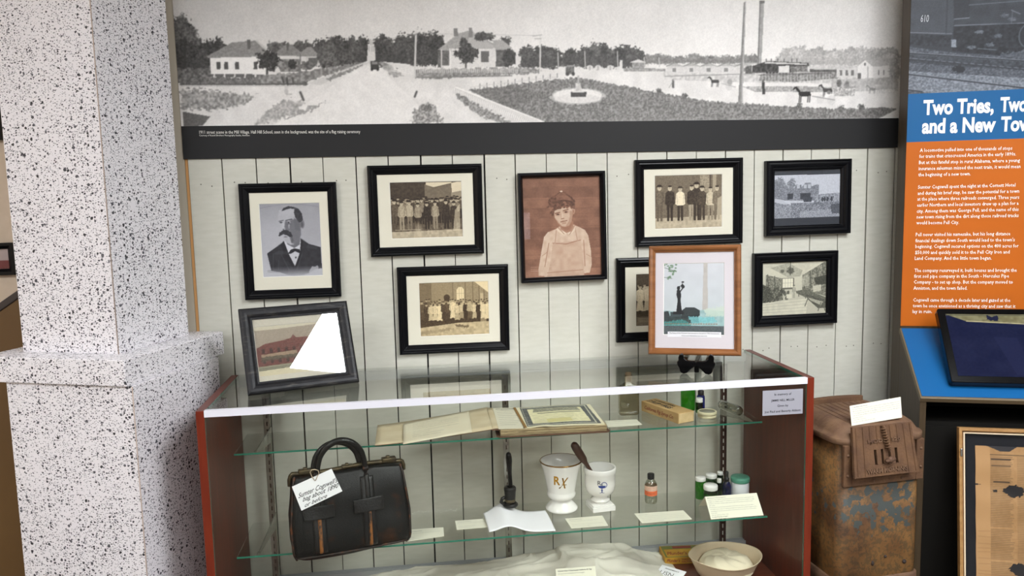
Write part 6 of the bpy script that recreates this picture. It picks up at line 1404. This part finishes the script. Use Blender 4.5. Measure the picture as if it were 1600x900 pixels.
# raised bosses on the lower front
FP = Ms @ frame_matrix((0, yF, 0), (1, 0, 0), (0, 0, 1))
for (u_, v_, a_, b_) in ((1363, 880, .005, .0085), (1383, 869, .005, .0045), (1412.6, 877, .0075, .0075)):
    x, z = local(FP, u_, v_); mb = MB(); mb.lathe([(0, -.002), (1, -.001), (.85, .003), (.4, .0055), (0, .006)], 14, M=T(x, yF, z) @ Matrix.Rotation(R(90), 4, 'X'), cap=False, sx=a_, sy=b_)
    plabel(fix(mb.build('boss', m_darkiron, st)), 'dark iron boss')
x, z = local(FP, 1425, 893); mb = MB(); loft(mb, [(rrect(SW+.004, SD+.004, .031), z-.055), (rrect(SW+.012, SD+.012, .033), z-.050), (rrect(SW+.012, SD+.012, .033), z-.004), (rrect(SW+.004, SD+.004, .031), z)]); fix(mb.build('lower_band', m_rust2, st))
print('BAND', z)
# card leaning on the stove door top
F0 = Ms @ frame_matrix((0, yF+.016, LZ+.050), (1, 0, .06), (0, .30, 1))
def lc(u, v): return local(F0, u, v)
pts = [lc(1331, 664), lc(1409, 653.5), lc(1406, 621.5), lc(1327, 633)]
t = thing('caption_card', 'cream card standing on top of the rusty coal stove', 'card', F0)
mb = MB(); mb.prism(pts, -.0004, .0004); fix(mb.build('card_stock', m_card, t)); mb = MB(); a, b2 = np.array(pts[3]), np.array(pts[2]); dr_ = (b2-a)/np.linalg.norm(b2-a); dn = np.array(pts[0])-a; dn /= np.linalg.norm(dn)
rot = math.atan2(dr_[1], dr_[0])
for i, (s, f_) in enumerate((('Coal Burning Stove', .30), ('This coal burning stove served as the primary source of heat in the waiting room and', .92), ('office at the depot. These stoves with cast iron tops were sold by the makers to keep', .92), ('a room warm all day and night on one filling of coal, and were found in homes, stores', .92), ('schools and railroad stations of the South. Stoves like this one were used through the', .92), ('nineteen forties.', .2), ('Circa 1930, cast iron', .24), ('Donated by the railroad museum', .42))):
    p = a+dr_*.007+dn*(.0075+i*.0062); text(mb, s, p[0], p[1], .0029, np.linalg.norm(b2-a)*f_, rot=rot, off=.0007, bold=.02 if i == 0 else 0, res=1)
mb.build('card_lettering', m_ink, t)

# ------------------------------------------------------------------ kiosk with banner
th = R(-19.256); kd = np.array([math.cos(th), math.sin(th), 0]); kb = np.array([-math.sin(th), math.cos(th), 0]); K = np.array([1.2612, -.4437, 0])
MK = Matrix(((kd[0], kb[0], 0, K[0]), (kd[1], kb[1], 0, K[1]), (0, 0, 1, 0), (0, 0, 0, 1)))   # local x along front, y to the back, z up
kk = thing('display_kiosk', 'dark wooden kiosk with orange and blue history banner', 'kiosk', MK)
KW, KD, ZC, ZB = .74, .2535, .8841, 1.0541
fix(MB().box(0, KW, KD, KD+.10, 0, 2.32).build('back_panel', m_kiosk, kk, bevel=.002))
# side panels (profile in y,z)
sp_ = [(0, 0), (KD-.0005, 0), (KD-.0005, ZB-.006), (0, ZC-.006)]
PX = lambda x: Matrix(((0, 0, 1, x), (1, 0, 0, 0), (0, 1, 0, 0), (0, 0, 0, 1)))
for x in (.0, KW-.018): fix(MB().prism(sp_, 0, .018, PX(x)).build('side_panel', m_kiosk, kk))
sl_ = math.atan2(ZB-ZC, KD); MT = MK @ frame_matrix((0, 0, ZC-.006), (1, 0, 0), (0, math.cos(sl_), math.sin(sl_))); MTl = MK.inverted() @ MT; SLN = math.hypot(KD, ZB-ZC)
fix(MB().box(-.002, KW+.002, -.012, SLN-.001, -.014, .004).build('console_top', m_kioskrim, kk, MTl, bevel=.002))
MB().box(.003, KW-.003, -.004, SLN-.004, .0042, .0056).build('blue_graphic', m_blueprint, kk, MTl)
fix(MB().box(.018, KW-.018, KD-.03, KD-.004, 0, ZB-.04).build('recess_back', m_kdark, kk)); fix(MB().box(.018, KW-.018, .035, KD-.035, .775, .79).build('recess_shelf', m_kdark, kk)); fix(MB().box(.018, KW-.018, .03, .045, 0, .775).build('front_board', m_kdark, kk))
# banner on the back panel
MBn = MK @ Matrix(((1, 0, 0, 0), (0, 0, -1, KD-.0004), (0, 1, 0, 0), (0, 0, 0, 1)))    # local x along, y = height, z toward viewer
MBl = MK.inverted() @ MBn
ZP, ZO = 1.8285, 1.6722
bn = MB().box(.001, KW-.001, ZB+.004, ZO, 0, .0016).build('orange_text_panel', m_orange, kk, MBl)
MB().box(.001, KW-.001, ZO, ZP, 0, .0016).build('blue_heading_panel', m_bluehead, kk, MBl)
c = Canvas(420, 300, 96); BW_, BH_ = KW-.002, 2.30-ZP
def tr(u, v): p = local(MBn, u, v); return ((p[0]-.001)/BW_*419, (2.30-p[1])/BH_*299)
c.tr = tr; P, E, Ln = c.poly, c.ell, c.line
c.a[:] = 84
P([(1400, -60), (1700, -60), (1700, 84), (1400, 84)], 70, tex=10, cell=14)
P([(1424, 0), (1494, 0), (1488, 54), (1422, 52)], 84, tex=5, cell=12); P([(1424, -40), (1494, -40), (1494, 0), (1424, 0)], 90)
Ln(1422, 51, 1487, 53, 1.8, 150); Ln(1480, 0, 1478, 52, 2, 60); P([(1490, -20), (1516, -20), (1514, 28), (1490, 30)], 58); Ln(1491, 30, 1514, 28, 1.8, 160); Ln(1491, 40, 1600, 36, 1.8, 150); Ln(1514, 8, 1640, -2, 1.6, 130); P([(1424, 53), (1486, 56), (1484, 74), (1422, 70)], 52, tex=24, cell=4)
P([(1490, 42), (1660, 34), (1660, 96), (1488, 80)], 44, tex=22, cell=4)
for x, y in ((1560, 56), (1546, 70), (1518, 74), (1582, 30), (1530, 50), (1570, 24)): E(x, y, 7, 3, 130, .8, tex=40, rag=.6)
for i in range(8): Ln(1548, 18+i*3, 1620, 12+i*3, 1, 84)
Ln(1580, 16, 1594, 22, 1.4, 160); Ln(1580, 36, 1582, 16, 1.2, 130); E(1604, 56, 13, 18, 110); E(1604, 56, 11, 16, 50)
P([(1486, 62), (1494, 62), (1494, 74), (1486, 74)], 170, tex=30); Ln(1528, 76, 1556, 78, 1.2, 150)
P([(1565, 84), (1620, 74), (1650, 96), (1566, 96)], 130, .7, tex=34, rag=4)
P([(1400, 70), (1500, 84), (1700, 96), (1700, 170), (1400, 170)], 104, tex=34, cell=2.2)
P([(1400, 110), (1500, 116), (1600, 122), (1700, 120), (1700, 144), (1500, 150), (1400, 140)], 150, tex=40, cell=2.2)
P([(1400, 84), (1520, 92), (1700, 104), (1700, 112), (1500, 104), (1400, 96)], 70, .8, tex=24, cell=3)
for a_, b_ in (((1418, 83), (1640, 98)), ((1418, 92), (1640, 112)), ((1418, 116), (1640, 142)), ((1416, 140), (1440, 143))): Ln(*a_, *b_, 3.2, 60); Ln(a_[0], a_[1]-1.2, b_[0], b_[1]-1.2, 1, 176)
for i in range(20): x = 1424+i*11; Ln(x, 92+i*.8, x+10, 98+i*.8, 2, 64)
E(1498, 108, 9, 6, 40, rag=.6); c.tr = None
c.blur(1); c.noise(7, 1.5); c.a = (c.a-24)*.98; c.tone((10, 13, 20), (214, 222, 234))
print_mesh('locomotive_photograph', c, BW_, BH_, kk, MBl @ T(KW/2, (ZP+2.30)/2, .0016), thick=.0015)
mb = MB(); pxtext(mb, MBn, '610', 1438, 34.5, 1450.5, 34.5, 11.5, off=.0022); mb.build('locomotive_number', mat('faded_white_ink', (186, 190, 196), .6), kk, MBl @ MBn.inverted() @ MK if False else MK.inverted())
mb = MB(); hkw = dict(bold=.036, off=.0024, res=4)
def imp(s, u0_, v0_, u1_, v1_, hp):
    pxtext(mb, MBn, s, u0_, v0_, u1_, v1_, hp, **hkw)
imp('Two Tries,', 1442, 179, 1552, 175, 22.5); imp('Two', 1562, 174.5, 1604, 173, 22.5)
imp('and a New', 1440, 208, 1555, 205, 22.5); imp('Town', 1563, 204.7, 1622, 203, 22.5)
mb.build('heading_lettering', m_inkw, kk, MK.inverted())
mb = MB()
LN = [('A locomotive pulled into one of thousands of stops', 1437, 237.5, 1581, 234), ('for trains that crisscrossed America in the early 1890s.', 1436, 247, 1587, 243), ('But at this fateful stop in rural Alabama, where a young', 1435.5, 256.5, 1593, 253), ('insurance salesman missed the next train, it would mean', 1435, 266, 1594, 262.5), ('the beginning of a new town.', 1434.5, 275.5, 1516, 274),
 ('Sumter Cogswell spent the night at the Cornett Hotel', 1434, 295, 1586, 291.5), ('and during his brief stay, he saw the potential for a town', 1433.5, 304.5, 1592, 301), ('at the place where three railroads converged. Three years', 1433, 313.5, 1592, 310.5), ('earlier Northern and local investors drew up a plan for a', 1432.5, 323, 1591, 320), ('city. Among them was George Pell, and the name of this', 1432, 332.5, 1591, 329.5), ('new town rising from the dirt along those railroad tracks', 1432, 341.5, 1591, 339), ('would become Pell City.', 1431.5, 350.5, 1498, 350),
 ('Pell never visited his namesake, but his long distance', 1430.5, 369, 1578, 367.5), ('financial dealings down South would lead to the town\'s', 1430, 378.5, 1585, 377), ('beginning. Cogswell secured options on the 400 acres for', 1430, 387.5, 1591, 386.5), ('$50,000 and quickly sold it to the Pell City Iron and', 1429.5, 397, 1577, 396), ('Land Company. And the little town began.', 1429, 406, 1549, 405.5),
 ('The company resurveyed it, built houses and brought the', 1428.5, 425, 1588, 424.5), ('first soil pipe company in the South - Hercules Pipe', 1428, 434, 1576, 433.5), ('Company - to set up shop. But the company moved to', 1427.5, 443, 1582, 443), ('Anniston, and the town failed.', 1427, 452.5, 1511, 452.5),
 ('Cogswell came through a decade later and gazed at the', 1426.5, 471, 1578, 471.5), ('town he once envisioned as a thriving city and saw that it', 1426, 480, 1586, 481), ('lay in ruin.', 1425.5, 489, 1456, 489)]
for s, a_, b_, c_, d_ in LN: pxtext(mb, MBn, s, a_, b_, c_, d_, 5.6, off=.0024, res=1, bold=.006)
mb.build('body_lettering', m_inkw, kk, MK.inverted())
# monitor
s5 = R(50); MM = MK @ frame_matrix((.0895, .0051, ZC+.0395), (1, 0, 0), (0, math.cos(s5), math.sin(s5)))
mo = thing('touch_screen', 'black tilted touch screen monitor on the blue console', 'monitor', MM)
MW, MH = .46, .268
mb = MB(); loft(mb, [([(x+MW/2, y+MH/2) for x, y in rrect(MW-.01, MH-.01, .008)], -.032), ([(x+MW/2, y+MH/2) for x, y in rrect(MW, MH, .008)], -.026), ([(x+MW/2, y+MH/2) for x, y in rrect(MW, MH, .008)], -.002), ([(x+MW/2, y+MH/2) for x, y in rrect(MW-.004, MH-.004, .008)], 0)], smooth=False); fix(mb.build('housing', m_blk, mo))
c = Canvas(200, 120, (22, 26, 50)); c.noise(3, 20); c.noise(2, 3)
c.poly([(0, 0), (200, 0), (200, 24), (110, 18), (28, 14), (8, 4)], (104, 100, 74), tex=12, cell=4); c.line(28, 14, 200, 24, 1.4, (176, 168, 130)); c.line(0, 2, 200, 2, 1.5, (70, 70, 60)); c.poly([(58, 2), (66, 4), (74, 3), (76, 10), (66, 14), (56, 10)], (28, 30, 50), rag=2)
c.poly([(106, 40), (126, 39), (128, 50), (112, 54)], (196, 192, 150), tex=20, rag=2.5); c.poly([(60, 44), (92, 46), (104, 116), (80, 116)], (30, 34, 60), .6); c.ell(96, 110, 1.8, 1.8, (46, 66, 255)); c.line(118, 92, 122, 92, 1.2, (120, 120, 130))
print_mesh('screen_image', c, MW-.044, MH-.044, mo, T(MW/2, MH/2, .0012), m=M_PRINTG)
MB().box(.008, MW-.008, .008, MH-.008, 0, .0004).build('bezel_glass', m_blk, mo)
mb = MB(); n2 = MM.inverted() @ (MK @ Vector((.0895+.23, .09, ZC+.06))); mb.tube([(MW/2, MH*.5, -.030), (n2.x, n2.y, n2.z)], .03, 14); fix(mb.build('mount', m_blkm, mo))

# old newspaper in an oak frame leaning against the kiosk
l8 = R(8); ML = MK @ frame_matrix((.103, -.0042, .787), (1, 0, 0), (0, math.sin(l8), math.cos(l8)))
FH, FW = .79, .58
off_n = .030
Mn = ML @ T(FW/2, -FH/2, off_n)
t = thing('newspaper_frame', 'oak framed yellowed newspaper leaning on the kiosk base', 'picture frame', Mn @ T(0, 0, -.022))
fix(MB().sweep_rect(FW, FH, [(0, 0), (0, .022), (.009, .022), (.011, .012), (.014, .010), (.014, 0)]).build('moulding', m_lightoak, t, bevel=.0008))
mb = MB(); mb.sweep_rect(FW-.028, FH-.028, [(0, .001), (0, .016), (.004, .016), (.004, .001)]); fix(mb.build('spacer', m_creamedge, t))
MB().box(-FW/2+.015, FW/2-.015, -FH/2+.015, FH/2-.015, .001, .004).build('black_backing', m_blackmat, t)
pp = []; r_ = random.Random(3); px0, px1, py1, py0 = -FW/2+.050, FW/2-.05, FH/2-.055, -FH/2+.05
c = Canvas(300, 420, (170, 132, 88)); c.noise(8, 30); c.noise(5, 4)
c.poly([(0, 0), (26, 0), (26, 420), (0, 420)], (182, 142, 96), .8)
for i in range(120):
    y = 20+i*3.2
    for k in range(6):
        x0 = 26+k*46
        if k == 0 and y > 150 and r_.random() < .2: continue
        c.line(x0, y, x0+40-r_.uniform(0, 8), y, 1.1, (112, 88, 60), .75 if k else .9)
c.line(26, 16, 300, 16, 1.5, (80, 62, 44)); c.line(28, 24, 60, 24, 3, (70, 54, 40)); c.line(28, 36, 60, 36, 2, (70, 54, 40)); c.line(32, 66, 58, 66, 2.4, (70, 54, 40))
for i in range(26): y = 160+i*10+r_.uniform(-3, 3); c.line(4, y, 300, y-r_.uniform(-14, 20), 1.6, (150, 114, 74), .5)
for cx_, cy_ in ((66, 82), (75, 226)):
    c.poly([(cx_-20, cy_), (cx_-10, cy_-9), (cx_+2, cy_-12), (cx_+14, cy_-8), (cx_+18, cy_), (cx_+14, cy_+8), (cx_, cy_+13), (cx_-10, cy_+8)], (28, 26, 28), rag=2)
c.poly([(30, 82), (38, 80), (38, 85), (31, 86)], (34, 30, 30)); c.poly([(0, 70), (10, 72), (0, 74)], (34, 30, 30))
c.poly([(20, 0), (72, 0), (60, 9), (44, 10), (30, 4)], (46, 46, 50)); 
def npf(co): co = co.copy(); co[:, 2] += .0012*np.sin(co[:, 1]*60+co[:, 0]*12)+.0012; return co
print_mesh('newspaper', c, px1-px0, py1-py0, t, T((px0+px1)/2, (py0+py1)/2, .0055), fn=npf, thick=.0006)
MB().box(-FW/2+.018, FW/2-.018, -FH/2+.018, FH/2-.018, .0125, .0137).build('glazing', m_framegl, t)
fix(MB().box(-.009, -.003, -.012, .012, 0, .0035, T(-FW/2+.012, FH/2-.075, .022)).build('mirror_clip', m_chrome, t, bevel=.0015))
